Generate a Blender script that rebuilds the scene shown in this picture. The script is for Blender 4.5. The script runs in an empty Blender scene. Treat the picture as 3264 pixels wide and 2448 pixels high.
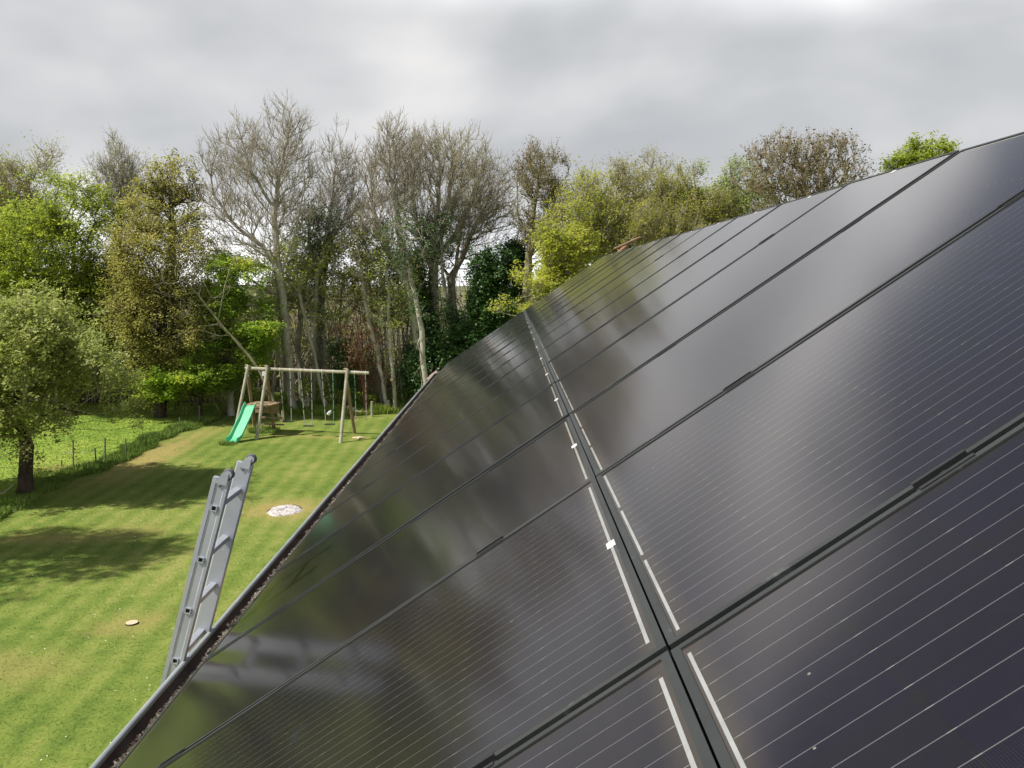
import bpy, bmesh, math, random
import numpy as np
from mathutils import Vector, Matrix

random.seed(7)
R = np.random.default_rng(11)
PI = math.pi
scene = bpy.context.scene
COL = scene.collection

# ------------------------------------------------------------------ camera
GH = 5.4                                   # camera height above the lawn
FPX, PITCH, W0, H0 = 2742.3, 0.1169, 3264, 2448
cam_d = bpy.data.cameras.new('camera')
cam = bpy.data.objects.new('camera', cam_d)
COL.objects.link(cam)
cam.location = (0, 0, GH)
cam.rotation_euler = (PI / 2 - PITCH, 0.0004, 0.0008)
cam_d.sensor_width = 36.0
cam_d.lens = 36.0 * FPX / W0
cam_d.clip_start = 0.05
cam_d.clip_end = 5000
scene.camera = cam

# ------------------------------------------------------------------ world and sun
SUN_EL = math.radians(52)
SUN_DIR = Vector((-0.94, -0.34, 0)).normalized() * math.cos(SUN_EL) + Vector((0, 0, math.sin(SUN_EL)))
world = bpy.data.worlds.new('World')
scene.world = world
world.use_nodes = True
nt = world.node_tree
nt.nodes.clear()
N = nt.nodes.new
L = nt.links.new
out = N('ShaderNodeOutputWorld')
sky = N('ShaderNodeTexSky')
sky.sky_type = 'NISHITA'
sky.sun_disc = False
sky.sun_elevation = SUN_EL
sky.sun_rotation = math.atan2(SUN_DIR.x, SUN_DIR.y)
bg1 = N('ShaderNodeBackground'); bg1.inputs['Strength'].default_value = 0.05
L(sky.outputs[0], bg1.inputs['Color'])
tc = N('ShaderNodeTexCoord')
mp = N('ShaderNodeMapping'); mp.inputs['Scale'].default_value = (1.0, 1.0, 2.1)
mp.inputs['Location'].default_value = (9.7, 4.1, 0.2)
L(tc.outputs['Generated'], mp.inputs['Vector'])
n1 = N('ShaderNodeTexNoise'); n1.inputs['Scale'].default_value = 2.1; n1.inputs['Detail'].default_value = 4.0
n1.inputs['Roughness'].default_value = 0.45; n1.inputs['Distortion'].default_value = 0.25
L(mp.outputs[0], n1.inputs['Vector'])
n2 = N('ShaderNodeTexNoise'); n2.inputs['Scale'].default_value = 5.5; n2.inputs['Detail'].default_value = 4.0
n2.inputs['Roughness'].default_value = 0.4
L(mp.outputs[0], n2.inputs['Vector'])
mx = N('ShaderNodeMath'); mx.operation = 'MULTIPLY_ADD'; mx.inputs[1].default_value = 0.30
L(n2.outputs['Fac'], mx.inputs[0]); L(n1.outputs['Fac'], mx.inputs[2])
cr = N('ShaderNodeValToRGB')
e = cr.color_ramp.elements
e[0].position = 0.53; e[0].color = (0.55, 0.565, 0.59, 1)
e[1].position = 0.81; e[1].color = (0.95, 0.93, 0.915, 1)
a = e.new(0.60); a.color = (0.62, 0.635, 0.655, 1)
a = e.new(0.70); a.color = (0.76, 0.765, 0.78, 1)
L(mx.outputs[0], cr.inputs[0])
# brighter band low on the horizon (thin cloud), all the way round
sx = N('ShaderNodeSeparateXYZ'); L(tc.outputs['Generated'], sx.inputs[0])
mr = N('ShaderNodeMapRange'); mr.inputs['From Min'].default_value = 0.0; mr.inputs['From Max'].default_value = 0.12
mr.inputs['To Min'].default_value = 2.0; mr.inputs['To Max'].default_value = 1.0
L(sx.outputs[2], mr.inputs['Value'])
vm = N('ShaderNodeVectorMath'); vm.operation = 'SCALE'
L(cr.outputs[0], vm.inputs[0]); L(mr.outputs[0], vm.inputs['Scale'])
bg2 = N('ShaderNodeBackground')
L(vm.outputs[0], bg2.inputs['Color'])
n3 = N('ShaderNodeTexNoise'); n3.inputs['Scale'].default_value = 1.7; n3.inputs['Detail'].default_value = 4.0
n3.inputs['Roughness'].default_value = 0.5
L(mp.outputs[0], n3.inputs['Vector'])
def wm(op, a_, b_=None, c_=None):
    n = N('ShaderNodeMath'); n.operation = op
    for i, v in enumerate((a_, b_, c_)):
        if v is None: continue
        if isinstance(v, (int, float)): n.inputs[i].default_value = v
        else: L(v, n.inputs[i])
    return n.outputs[0]
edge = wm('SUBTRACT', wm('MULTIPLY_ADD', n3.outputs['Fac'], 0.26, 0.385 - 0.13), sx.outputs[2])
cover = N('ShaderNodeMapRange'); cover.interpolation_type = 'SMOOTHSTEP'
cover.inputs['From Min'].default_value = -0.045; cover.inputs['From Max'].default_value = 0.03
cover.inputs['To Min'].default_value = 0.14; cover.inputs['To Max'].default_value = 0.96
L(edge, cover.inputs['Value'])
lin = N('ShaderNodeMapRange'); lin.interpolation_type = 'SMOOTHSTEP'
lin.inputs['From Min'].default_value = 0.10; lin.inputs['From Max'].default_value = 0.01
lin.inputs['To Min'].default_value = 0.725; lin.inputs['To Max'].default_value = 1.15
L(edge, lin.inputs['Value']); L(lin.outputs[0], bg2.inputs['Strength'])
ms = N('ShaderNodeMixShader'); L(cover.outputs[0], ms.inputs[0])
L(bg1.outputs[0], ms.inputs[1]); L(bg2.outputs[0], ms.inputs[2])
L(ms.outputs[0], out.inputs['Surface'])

sun_d = bpy.data.lights.new('sun', 'SUN')
sun_d.energy = 4.3
sun_d.angle = math.radians(1.3)
sun_d.color = (1.0, 0.95, 0.87)
sun = bpy.data.objects.new('sun', sun_d)
COL.objects.link(sun)
sun.rotation_euler = (-SUN_DIR).to_track_quat('-Z', 'Y').to_euler()
sun.location = (0, 0, 40)

scene.view_settings.view_transform = 'Standard'
scene.view_settings.look = 'None'
scene.view_settings.exposure = 0.42
scene.view_settings.gamma = 1.0
scene.view_settings.use_curve_mapping = False
scene.render.engine = 'CYCLES'

# ------------------------------------------------------------------ pixel helpers (photo pixels -> places)
CP, SP = math.cos(PITCH), math.sin(PITCH)
def ray(px, py):
    u, v = (px - 1632) / FPX, (1224 - py) / FPX
    return np.array([u, CP + v * SP, -SP + v * CP])
def at(px, py, y):                         # point on that sight line at distance y
    d = ray(px, py); d = d * (y / d[1]); d[2] += GH; return d
def gnd(px, py):
    d = ray(px, py); d = d * (-GH / d[2]); d[2] = 0.0; return d
DD = 3264 / 2212.0
def D(x, y, dist): return at(x * DD, y * DD, dist)

# ------------------------------------------------------------------ material helpers
def new_mat(name):
    m = bpy.data.materials.new(name); m.use_nodes = True
    t = m.node_tree; t.nodes.clear()
    o = t.nodes.new('ShaderNodeOutputMaterial')
    b = t.nodes.new('ShaderNodeBsdfPrincipled')
    t.links.new(b.outputs[0], o.inputs['Surface'])
    return m, t, b, o
def noise(t, scale, detail=4, rough=0.5, vec=None, dist=0.0):
    n = t.nodes.new('ShaderNodeTexNoise'); n.inputs['Scale'].default_value = scale
    n.inputs['Detail'].default_value = detail; n.inputs['Roughness'].default_value = rough
    n.inputs['Distortion'].default_value = dist
    if vec is not None: t.links.new(vec, n.inputs['Vector'])
    return n
def ramp(t, fac, stops):
    r = t.nodes.new('ShaderNodeValToRGB'); e = r.color_ramp.elements
    e[0].position = stops[0][0]; e[0].color = (*stops[0][1], 1)
    e[1].position = stops[-1][0]; e[1].color = (*stops[-1][1], 1)
    for p, c in stops[1:-1]:
        q = e.new(p); q.color = (*c, 1)
    t.links.new(fac, r.inputs[0]); return r
def mth(t, op, a, b=None, c=None):
    n = t.nodes.new('ShaderNodeMath'); n.operation = op
    for i, v in enumerate((a, b, c)):
        if v is None: continue
        if isinstance(v, (int, float)): n.inputs[i].default_value = v
        else: t.links.new(v, n.inputs[i])
    return n.outputs[0]
def mixc(t, fac, a, b, mode='MIX'):
    n = t.nodes.new('ShaderNodeMix'); n.data_type = 'RGBA'; n.blend_type = mode
    if isinstance(fac, (int, float)): n.inputs[0].default_value = fac
    else: t.links.new(fac, n.inputs[0])
    for i, v in ((6, a), (7, b)):
        if isinstance(v, tuple): n.inputs[i].default_value = (*v, 1)
        else: t.links.new(v, n.inputs[i])
    return n.outputs[2]
def coords(t, kind='Object'):
    return t.nodes.new('ShaderNodeTexCoord').outputs[kind]
def bump(t, b, h, strength, dist=0.01):
    n = t.nodes.new('ShaderNodeBump'); n.inputs['Strength'].default_value = strength
    n.inputs['Distance'].default_value = dist
    t.links.new(h, n.inputs['Height']); t.links.new(n.outputs[0], b.inputs['Normal'])

def simple(name, c1, c2, scale=8, rough=0.6, metal=0.0, bmp=0.0, spec=0.5, detail=5):
    m, t, b, o = new_mat(name)
    n = noise(t, scale, detail, 0.6, coords(t))
    r = ramp(t, n.outputs['Fac'], [(0.3, c1), (0.7, c2)])
    t.links.new(r.outputs[0], b.inputs['Base Color'])
    b.inputs['Roughness'].default_value = rough; b.inputs['Metallic'].default_value = metal
    b.inputs['Specular IOR Level'].default_value = spec
    if bmp: bump(t, b, n.outputs['Fac'], bmp, 0.02)
    return m

def leaf_mat(name, cols, trans=0.35, clump=0.9, rough=0.6):
    trans = min(0.6, trans * 1.2)
    kf = 1.0 if name in ('leaf_ivy', 'litter_leaf', 'blossom', 'leaf_dry') else 1.5 if name in ('leaf_beech', 'leaf_under') else 1.32
    cols = [tuple(min(0.62, c_ * kf) for c_ in c) for c in cols]
    m, t, b, o = new_mat(name)
    g = t.nodes.new('ShaderNodeNewGeometry')
    n = noise(t, clump, 2, 0.5, coords(t))
    f = mth(t, 'MULTIPLY_ADD', g.outputs['Random Per Island'], 0.34, mth(t, 'MULTIPLY_ADD', n.outputs['Fac'], 1.7, -0.52))
    k = len(cols)
    r = ramp(t, f, [(0.1 + 0.8 * i / (k - 1), c) for i, c in enumerate(cols)])
    t.links.new(r.outputs[0], b.inputs['Base Color'])
    b.inputs['Roughness'].default_value = rough; b.inputs['Specular IOR Level'].default_value = 0.25
    tr = t.nodes.new('ShaderNodeBsdfTranslucent')
    t.links.new(mixc(t, 1.0, r.outputs[0], (1.0, 1.0, 0.62), 'MULTIPLY'), tr.inputs['Color'])
    ms = t.nodes.new('ShaderNodeMixShader'); ms.inputs[0].default_value = trans
    t.links.new(b.outputs[0], ms.inputs[1]); t.links.new(tr.outputs[0], ms.inputs[2])
    t.links.new(ms.outputs[0], o.inputs['Surface'])
    return m

def bark_mat(name, c1, c2, c3, scale=3.0):
    m, t, b, o = new_mat(name)
    co = coords(t)
    mpn = t.nodes.new('ShaderNodeMapping'); mpn.inputs['Scale'].default_value = (1, 1, 0.35); t.links.new(co, mpn.inputs[0])
    n = noise(t, scale, 6, 0.65, mpn.outputs[0])
    n2 = noise(t, scale * 6, 4, 0.7, mpn.outputs[0])
    f = mth(t, 'ADD', mth(t, 'MULTIPLY', n.outputs['Fac'], 0.6), mth(t, 'MULTIPLY', n2.outputs['Fac'], 0.4))
    r = ramp(t, f, [(0.38, c1), (0.5, c2), (0.62, c3)])
    t.links.new(r.outputs[0], b.inputs['Base Color'])
    b.inputs['Roughness'].default_value = 0.9; b.inputs['Specular IOR Level'].default_value = 0.15
    bump(t, b, n2.outputs['Fac'], 0.6, 0.03)
    return m

M = {}
M['bark_grey'] = bark_mat('bark_grey', (0.21, 0.19, 0.15), (0.36, 0.335, 0.275), (0.52, 0.50, 0.43))
M['bark_tan'] = bark_mat('bark_tan', (0.24, 0.21, 0.15), (0.38, 0.34, 0.265), (0.50, 0.46, 0.375))
M['bark_lichen'] = bark_mat('bark_lichen', (0.18, 0.165, 0.09), (0.33, 0.30, 0.17), (0.44, 0.41, 0.26))
M['bark_dark'] = bark_mat('bark_dark', (0.03, 0.024, 0.018), (0.065, 0.05, 0.038), (0.11, 0.09, 0.07), 6)
M['bark_pale'] = bark_mat('bark_pale', (0.20, 0.19, 0.11), (0.31, 0.29, 0.18), (0.42, 0.40, 0.28))
M['bark_slender'] = bark_mat('bark_slender', (0.27, 0.25, 0.19), (0.44, 0.415, 0.33), (0.58, 0.55, 0.47))
M['bark_red'] = bark_mat('bark_red', (0.18, 0.08, 0.045), (0.30, 0.15, 0.09), (0.38, 0.22, 0.14))
M['twig_dark'] = bark_mat('twig_dark', (0.07, 0.05, 0.035), (0.13, 0.10, 0.07), (0.22, 0.18, 0.13))
M['leaf_hornbeam'] = leaf_mat('leaf_hornbeam', [(0.13, 0.17, 0.035), (0.23, 0.29, 0.05), (0.33, 0.385, 0.065), (0.43, 0.47, 0.10)], 0.5)
M['leaf_beech'] = leaf_mat('leaf_beech', [(0.12, 0.19, 0.035), (0.20, 0.30, 0.045), (0.29, 0.40, 0.06), (0.42, 0.51, 0.085)], 0.5)
M['leaf_bronze'] = leaf_mat('leaf_bronze', [(0.18, 0.195, 0.06), (0.27, 0.27, 0.085), (0.35, 0.325, 0.115), (0.44, 0.38, 0.16)], 0.58)
M['leaf_apple'] = leaf_mat('leaf_apple', [(0.13, 0.155, 0.05), (0.23, 0.27, 0.085), (0.36, 0.40, 0.14), (0.52, 0.54, 0.26)], 0.42, 1.6)
M['leaf_yellow'] = leaf_mat('leaf_yellow', [(0.24, 0.27, 0.04), (0.34, 0.38, 0.055), (0.45, 0.48, 0.075), (0.55, 0.56, 0.12)], 0.5)
M['leaf_olive'] = leaf_mat('leaf_olive', [(0.14, 0.15, 0.035), (0.24, 0.245, 0.05), (0.34, 0.34, 0.085), (0.45, 0.42, 0.15)], 0.45)
M['leaf_mid'] = leaf_mat('leaf_mid', [(0.11, 0.16, 0.03), (0.20, 0.27, 0.045), (0.29, 0.37, 0.065), (0.38, 0.44, 0.10)], 0.35)
M['leaf_ivy'] = leaf_mat('leaf_ivy', [(0.02, 0.05, 0.015), (0.045, 0.10, 0.025), (0.08, 0.16, 0.045), (0.16, 0.26, 0.09)], 0.12, 1.5, 0.38)
M['leaf_under'] = leaf_mat('leaf_under', [(0.08, 0.08, 0.025), (0.14, 0.135, 0.035), (0.19, 0.20, 0.045), (0.27, 0.29, 0.065)], 0.25, 0.5)
M['leaf_dry'] = leaf_mat('leaf_dry', [(0.10, 0.055, 0.03), (0.17, 0.10, 0.055), (0.25, 0.15, 0.09), (0.32, 0.21, 0.13)], 0.2)
M['bud_dark'] = leaf_mat('bud_dark', [(0.06, 0.045, 0.03), (0.12, 0.085, 0.05), (0.19, 0.14, 0.08), (0.27, 0.22, 0.12)], 0.15)
M['blossom'] = leaf_mat('blossom', [(0.5, 0.46, 0.42), (0.6, 0.56, 0.5), (0.7, 0.68, 0.62), (0.8, 0.78, 0.74)], 0.3)

# ------------------------------------------------------------------ object helpers
def tag(o, label=None, cat=None, group=None, kind=None):
    if label: o['label'] = label
    if cat: o['category'] = cat
    if group: o['group'] = group
    if kind: o['kind'] = kind
    return o
def empty(name, loc=(0, 0, 0), rz=0.0):
    o = bpy.data.objects.new(name, None); COL.objects.link(o)
    o.location = loc; o.rotation_euler = (0, 0, rz); o.empty_display_size = 0.2
    return o
def mesh_np(name, verts, faces, mat, parent=None, smooth=False, loc=None):
    verts = np.asarray(verts, dtype=np.float32); faces = np.asarray(faces, dtype=np.int32)
    me = bpy.data.meshes.new(name)
    me.vertices.add(len(verts)); me.vertices.foreach_set('co', verts.ravel())
    k = faces.shape[1]
    me.loops.add(faces.size); me.loops.foreach_set('vertex_index', faces.ravel())
    me.polygons.add(len(faces))
    me.polygons.foreach_set('loop_start', np.arange(0, faces.size, k, dtype=np.int32))
    me.polygons.foreach_set('loop_total', np.full(len(faces), k, dtype=np.int32))
    if smooth: me.polygons.foreach_set('use_smooth', np.ones(len(faces), dtype=bool))
    me.update(calc_edges=True)
    me.materials.append(mat)
    o = bpy.data.objects.new(name, me); COL.objects.link(o)
    if parent is not None: o.parent = parent
    if loc is not None: o.location = loc
    return o

class MB:
    """collects solids, links them as one mesh object"""
    def __init__(s): s.v = []; s.f = []; s.m = []
    def add(s, vs, fs, mi=0):
        b = len(s.v); s.v += [tuple(v) for v in vs]; s.f += [tuple(i + b for i in f) for f in fs]; s.m += [mi] * len(fs)
    def box(s, lo, hi, mat=None, mi=0):
        x0, y0, z0 = lo; x1, y1, z1 = hi
        vs = [(x0, y0, z0), (x1, y0, z0), (x1, y1, z0), (x0, y1, z0), (x0, y0, z1), (x1, y0, z1), (x1, y1, z1), (x0, y1, z1)]
        if mat is not None: vs = [mat @ Vector(v) for v in vs]
        s.add(vs, [(0, 3, 2, 1), (4, 5, 6, 7), (0, 1, 5, 4), (1, 2, 6, 5), (2, 3, 7, 6), (3, 0, 4, 7)], mi)
    def tube(s, pts, rad, n=8, cap=True, mi=0):
        pts = [Vector(p) for p in pts]
        if not hasattr(rad, '__len__'): rad = [rad] * len(pts)
        rings = []; up = None
        for i, p in enumerate(pts):
            d = (pts[min(i + 1, len(pts) - 1)] - pts[max(i - 1, 0)]).normalized()
            if up is None:
                up = Vector((0, 0, 1)) if abs(d.z) < 0.9 else Vector((1, 0, 0))
            a = d.cross(up).normalized(); b = a.cross(d).normalized(); up = b
            rings.append([p + (a * math.cos(2 * PI * k / n) + b * math.sin(2 * PI * k / n)) * rad[i] for k in range(n)])
        vs = [v for r in rings for v in r]; fs = []
        for i in range(len(pts) - 1):
            for k in range(n):
                fs.append((i * n + k, i * n + (k + 1) % n, (i + 1) * n + (k + 1) % n, (i + 1) * n + k))
        if cap:
            fs.append(tuple(reversed(range(n)))); fs.append(tuple((len(pts) - 1) * n + k for k in range(n)))
        s.add(vs, fs, mi)
    def build(s, name, mat, parent=None, smooth=False, bevel=0.0):
        me = bpy.data.meshes.new(name); me.from_pydata(s.v, [], s.f); me.update()
        for m in (mat if isinstance(mat, (list, tuple)) else [mat]): me.materials.append(m)
        me.polygons.foreach_set('material_index', s.m)
        if smooth:
            me.polygons.foreach_set('use_smooth', [True] * len(s.f))
            me.set_sharp_from_angle(angle=math.radians(40))
        o = bpy.data.objects.new(name, me); COL.objects.link(o)
        if parent is not None: o.parent = parent
        if bevel:
            b = o.modifiers.new('bevel', 'BEVEL'); b.width = bevel; b.segments = 2; b.limit_method = 'ANGLE'
        return o

# ------------------------------------------------------------------ ground
def grid_sheet(name, x0, x1, y0, y1, nx, ny, z, mat, amp=0.0):
    xs = np.linspace(x0, x1, nx); ys = np.linspace(y0, y1, ny)
    X, Y = np.meshgrid(xs, ys)
    Z = np.full_like(X, z) + amp * (np.sin(X * 0.7 + 1) * np.sin(Y * 0.45) + 0.5 * np.sin(X * 1.9 + Y * 1.3))
    v = np.stack([X.ravel(), Y.ravel(), Z.ravel()], 1)
    i = np.arange((nx - 1) * (ny - 1)); r = i // (nx - 1); c = i % (nx - 1); b = r * nx + c
    f = np.stack([b, b + 1, b + nx + 1, b + nx], 1)
    return mesh_np(name, v, f, mat, smooth=True)

def grass_nodes(t, stripes=True, dark=False):
    co = coords(t)
    mpg = t.nodes.new('ShaderNodeMapping'); mpg.inputs['Rotation'].default_value = (0.51, 0.37, 0.83); mpg.inputs['Location'].default_value = (0.3, 0.7, 5.37)
    t.links.new(co, mpg.inputs[0]); cg = mpg.outputs[0]
    n1 = noise(t, 0.35, 4, 0.6, cg); n2 = noise(t, 2.3, 6, 0.7, cg); n3 = noise(t, 19, 3, 0.7, cg)
    f = mth(t, 'ADD', mth(t, 'MULTIPLY', n1.outputs['Fac'], 0.45), mth(t, 'MULTIPLY', n2.outputs['Fac'], 0.4))
    f = mth(t, 'ADD', f, mth(t, 'MULTIPLY_ADD', n3.outputs['Fac'], 0.36, -0.105))
    sp = t.nodes.new('ShaderNodeSeparateXYZ'); t.links.new(co, sp.inputs[0])
    if stripes:
        wob = noise(t, 0.8, 2, 0.5, co)
        ph = mth(t, 'MULTIPLY_ADD', wob.outputs['Fac'], 1.8, mth(t, 'MULTIPLY', mth(t, 'ADD', sp.outputs[0], mth(t, 'MULTIPLY', sp.outputs[1], 0.05)), 2 * PI / 0.52))
        s = mth(t, 'SINE', ph)
        f = mth(t, 'MULTIPLY_ADD', s, 0.046, f)  # mowing stripes: light off leaning blades, put into the grass colour
    return f, sp, n1, n2, n3

def grass_mat(name, cols, stripes, tan):
    m, t, b, o = new_mat(name)
    f, sp, n1, n2, n3 = grass_nodes(t, stripes)
    g = t.nodes.new('ShaderNodeNewGeometry')
    f = mth(t, 'MULTIPLY_ADD', g.outputs['Random Per Island'], 0.10, mth(t, 'SUBTRACT', f, 0.05))
    r = ramp(t, f, [(0.36, cols[0]), (0.46, cols[1]), (0.55, cols[2]), (0.64, cols[3])])
    col = r.outputs[0]
    if tan:
        def blob(cx, cy, rx, ry, soft=0.5):
            dx = mth(t, 'DIVIDE', mth(t, 'SUBTRACT', sp.outputs[0], cx), rx)
            dy = mth(t, 'DIVIDE', mth(t, 'SUBTRACT', sp.outputs[1], cy), ry)
            d = mth(t, 'SQRT', mth(t, 'ADD', mth(t, 'MULTIPLY', dx, dx), mth(t, 'MULTIPLY', dy, dy)))
            d = mth(t, 'ADD', d, mth(t, 'MULTIPLY', mth(t, 'SUBTRACT', n2.outputs['Fac'], 0.5), 3.2))
            q = t.nodes.new('ShaderNodeMapRange'); q.inputs['From Min'].default_value = 1.0 + soft; q.inputs['From Max'].default_value = 1.0 - soft
            q.inputs['To Min'].default_value = 0; q.inputs['To Max'].default_value = 1
            t.links.new(d, q.inputs['Value']); return q.outputs[0]
        k = 0.0
        for (cx, cy, rx, ry, a) in tan:
            bl = mth(t, 'MULTIPLY', blob(cx, cy, rx, ry), a)
            k = bl if isinstance(k, float) else mth(t, 'MAXIMUM', k, bl)
        col = mixc(t, k, col, (0.38, 0.29, 0.11))
    t.links.new(col, b.inputs['Base Color'])
    b.inputs['Roughness'].default_value = 0.85; b.inputs['Specular IOR Level'].default_value = 0.15
    bump(t, b, n3.outputs['Fac'], 0.45, 0.03)
    return m
TAN = [(-11.3, 26.5, 0.65, 3.5, 0.75), (-11.0, 23.6, 0.7, 1.2, 0.35), (-5.45, 20.2, 0.95, 0.85, 0.8), (-6.1, 13.2, 0.45, 0.5, 0.45),
       (-9.6, 17.8, 1.3, 0.35, 0.5), (-11.2, 30.5, 0.5, 1.5, 0.4), (-5.3, 29.6, 0.3, 0.3, 0.3), (-8.1, 30.3, 0.45, 0.3, 0.4), (-7.3, 30.1, 0.45, 0.3, 0.45), (-6.5, 29.9, 0.45, 0.3, 0.4), (-8.3, 18.3, 0.7, 0.5, 0.35), (-7.2, 11.5, 0.9, 0.6, 0.35)]
GC = [(0.095, 0.155, 0.026), (0.145, 0.205, 0.036), (0.195, 0.245, 0.05), (0.265, 0.28, 0.078)]
M['lawn'] = grass_mat('lawn', GC, True, TAN)
M['meadow'] = grass_mat('meadow', [(0.13, 0.21, 0.03), (0.20, 0.30, 0.045), (0.28, 0.37, 0.06), (0.37, 0.40, 0.10)], False, [(-12.6, 24.8, 1.2, 0.7, 0.5)])
M['long_grass'] = grass_mat('long_grass', [(0.10, 0.17, 0.03), (0.16, 0.25, 0.045), (0.23, 0.32, 0.07), (0.33, 0.36, 0.13)], False, None)
M['litter'] = simple('forest_floor', (0.05, 0.038, 0.022), (0.12, 0.095, 0.05), 2.5, 0.95, bmp=0.5)
g = grid_sheet('ground', -900, 900, -300, 1500, 40, 40, -0.012, M['litter']); g['kind'] = 'structure'
g = grid_sheet('lawn', -12.2, 14, -8, 35.6, 60, 100, 0.0, M['lawn'], 0.0); g['kind'] = 'structure'
g = grid_sheet('meadow', -60, -12.2, -8, 38.6, 60, 60, 0.0, M['meadow'], 0.0); g['kind'] = 'structure'
M['far_field'] = simple('far_field', (0.09, 0.11, 0.03), (0.16, 0.18, 0.06), 0.02, 0.9)
g = grid_sheet('far_field', -700, 700, 75, 1200, 20, 20, 0.02, M['far_field']); g['kind'] = 'structure'

def blades(name, n, xr, yr, h, w, mat, seed, keep=None, lean=0.5, z0=0.0):
    r = np.random.default_rng(seed)
    x = r.uniform(*xr, n); y = r.uniform(*yr, n)
    if keep is not None:
        k = keep(x, y); x, y = x[k], y[k]; n = len(x)
    hh = r.uniform(h[0], h[1], n)
    if h[1] > 0.05: hh = hh * (0.75 + 0.35 * np.sin(x * 3.1 + np.sin(y * 2.3)) * np.sin(y * 2.7))
    ww = r.uniform(w[0], w[1], n); a = r.uniform(0, PI, n)
    lx = r.normal(0, lean, n) * hh; ly = r.normal(0, lean, n) * hh
    p0 = np.stack([x - np.cos(a) * ww / 2, y - np.sin(a) * ww / 2, np.full(n, z0 - 0.01)], 1)
    p1 = np.stack([x + np.cos(a) * ww / 2, y + np.sin(a) * ww / 2, np.full(n, z0 - 0.01)], 1)
    p2 = np.stack([x + lx, y + ly, z0 + hh], 1)
    v = np.stack([p0, p1, p2], 1).reshape(-1, 3)
    f = np.arange(3 * n).reshape(-1, 3)
    o = mesh_np(name, v, f, mat); o['kind'] = 'stuff'; return o

inview = lambda x, y: (x > -0.62 * y - 1.5) & (x < -0.28 * y - 0.4 + 6)
PX, PY = -5.45, 20.05
o = blades('mown_grass', 260000, (-12.0, 0.5), (8.5, 35.6), (0.006, 0.014), (0.015, 0.035), M['lawn'], 3,
           lambda x, y: inview(x, y) & ((x - PX) ** 2 / 0.2 + (y - PY) ** 2 / 0.25 > 1.0) & (R.random(len(x)) < 1.1 - y / 45), 3.6)
tag(o, 'short mown grass blades covering the striped lawn', 'grass')
o = blades('meadow_grass', 120000, (-24, -12.3), (15, 38.6), (0.012, 0.045), (0.02, 0.045), M['meadow'], 4, lambda x, y: x > -0.66 * y - 3, 1.8)
tag(o, 'fresh green grass of the meadow left of the stakes', 'grass')
o = blades('long_grass', 64000, (-13.1, -11.75), (12, 35.5), (0.08, 0.25), (0.015, 0.04), M['long_grass'], 5,
           lambda x, y: np.abs(x + 12.35 + 0.2 * np.sin(y * 0.9)) < 0.35 + 0.25 * np.sin(y * 1.7 + 1) ** 2, 0.35)
tag(o, 'uncut long grass strip along the stake fence', 'grass')
o = blades('edge_weeds', 42000, (-12.2, 2.0), (34.6, 37.0), (0.10, 0.45), (0.03, 0.08), M['meadow'], 6,
           lambda x, y: (y > 35.1 + 0.4 * np.sin(x * 1.1)), 0.4)
tag(o, 'tall weeds where the lawn meets the wood', 'weeds')
def tuft(cx, cy, rad, n, h, seed):
    r = np.random.default_rng(seed)
    o = blades('grass_tuft', n, (cx - rad, cx + rad), (cy - rad, cy + rad), h, (0.015, 0.04), M['long_grass'], seed,
               lambda x, y: (x - cx) ** 2 + (y - cy) ** 2 < rad * rad, 0.4)
    return o
tag(tuft(-9.1, 31.1, 0.55, 1500, (0.08, 0.3), 21), 'taller grass under the climbing steps of the play tower', 'grass')
tag(tuft(-9.6, 28.55, 0.3, 500, (0.05, 0.13), 22), 'ring of longer grass round the foot of the slide', 'grass')
# daisies
dm = simple('daisy', (0.75, 0.75, 0.7), (0.85, 0.85, 0.8), 5, 0.7)
nd = 170; r_ = np.random.default_rng(9)
yy = r_.uniform(8.5, 27, nd); xx = r_.uniform(-0.60, -0.30, nd) * yy
c = np.stack([xx, yy, np.full(nd, 0.055)], 1); s = r_.uniform(0.005, 0.008, nd)[:, None]
v = np.stack([c + s * np.array([[-1, -1, 0]]), c + s * np.array([[1, -1, 0]]), c + s * np.array([[1, 1, 0.3]]), c + s * np.array([[-1, 1, 0.3]])], 1).reshape(-1, 3)
o = mesh_np('daisies', v, np.arange(4 * nd).reshape(-1, 4), dm); tag(o, 'tiny white daisies scattered in the lawn', 'daisies', kind='stuff')

# white rubble patch in the lawn
def disc_obj(name, cx, cy, rx, ry, z, mat, n=40, jag=0.1, dome=0.02, seed=1, rings=6):
    r = np.random.default_rng(seed); ph = r.uniform(0, 6, 6)
    vs = [(cx, cy, z + dome)]; fs = []
    for j in range(1, rings + 1):
        for k in range(n):
            a = 2 * PI * k / n
            q = 1 + jag * (math.sin(3 * a + ph[0]) + 0.6 * math.sin(7 * a + ph[1]) + 0.5 * math.sin(13 * a + ph[2]) + 0.4 * math.sin(19 * a + ph[3]))
            t = j / rings
            zz = z + dome * (1 - t * t) + (r.uniform(-0.012, 0.012) if 0 < j < rings and dome > 0.01 else 0) - (0.02 if j == rings else 0)
            vs.append((cx + rx * q * t * math.cos(a), cy + ry * q * t * math.sin(a), zz))
    for k in range(n): fs.append((0, 1 + k, 1 + (k + 1) % n))
    for j in range(rings - 1):
        for k in range(n):
            a0 = 1 + j * n + k; a1 = 1 + j * n + (k + 1) % n
            fs.append((a0, a0 + n, a1 + n)); fs.append((a0, a1 + n, a1))
    me = bpy.data.meshes.new(name); me.from_pydata(vs, [], fs); me.update(); me.materials.append(mat)
    o = bpy.data.objects.new(name, me); COL.objects.link(o); return o
M['rubble'] = simple('rubble', (0.34, 0.30, 0.28), (0.72, 0.69, 0.67), 16, 0.9, bmp=0.8)
rp = empty('rubble_patch', (0, 0, 0))
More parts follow.
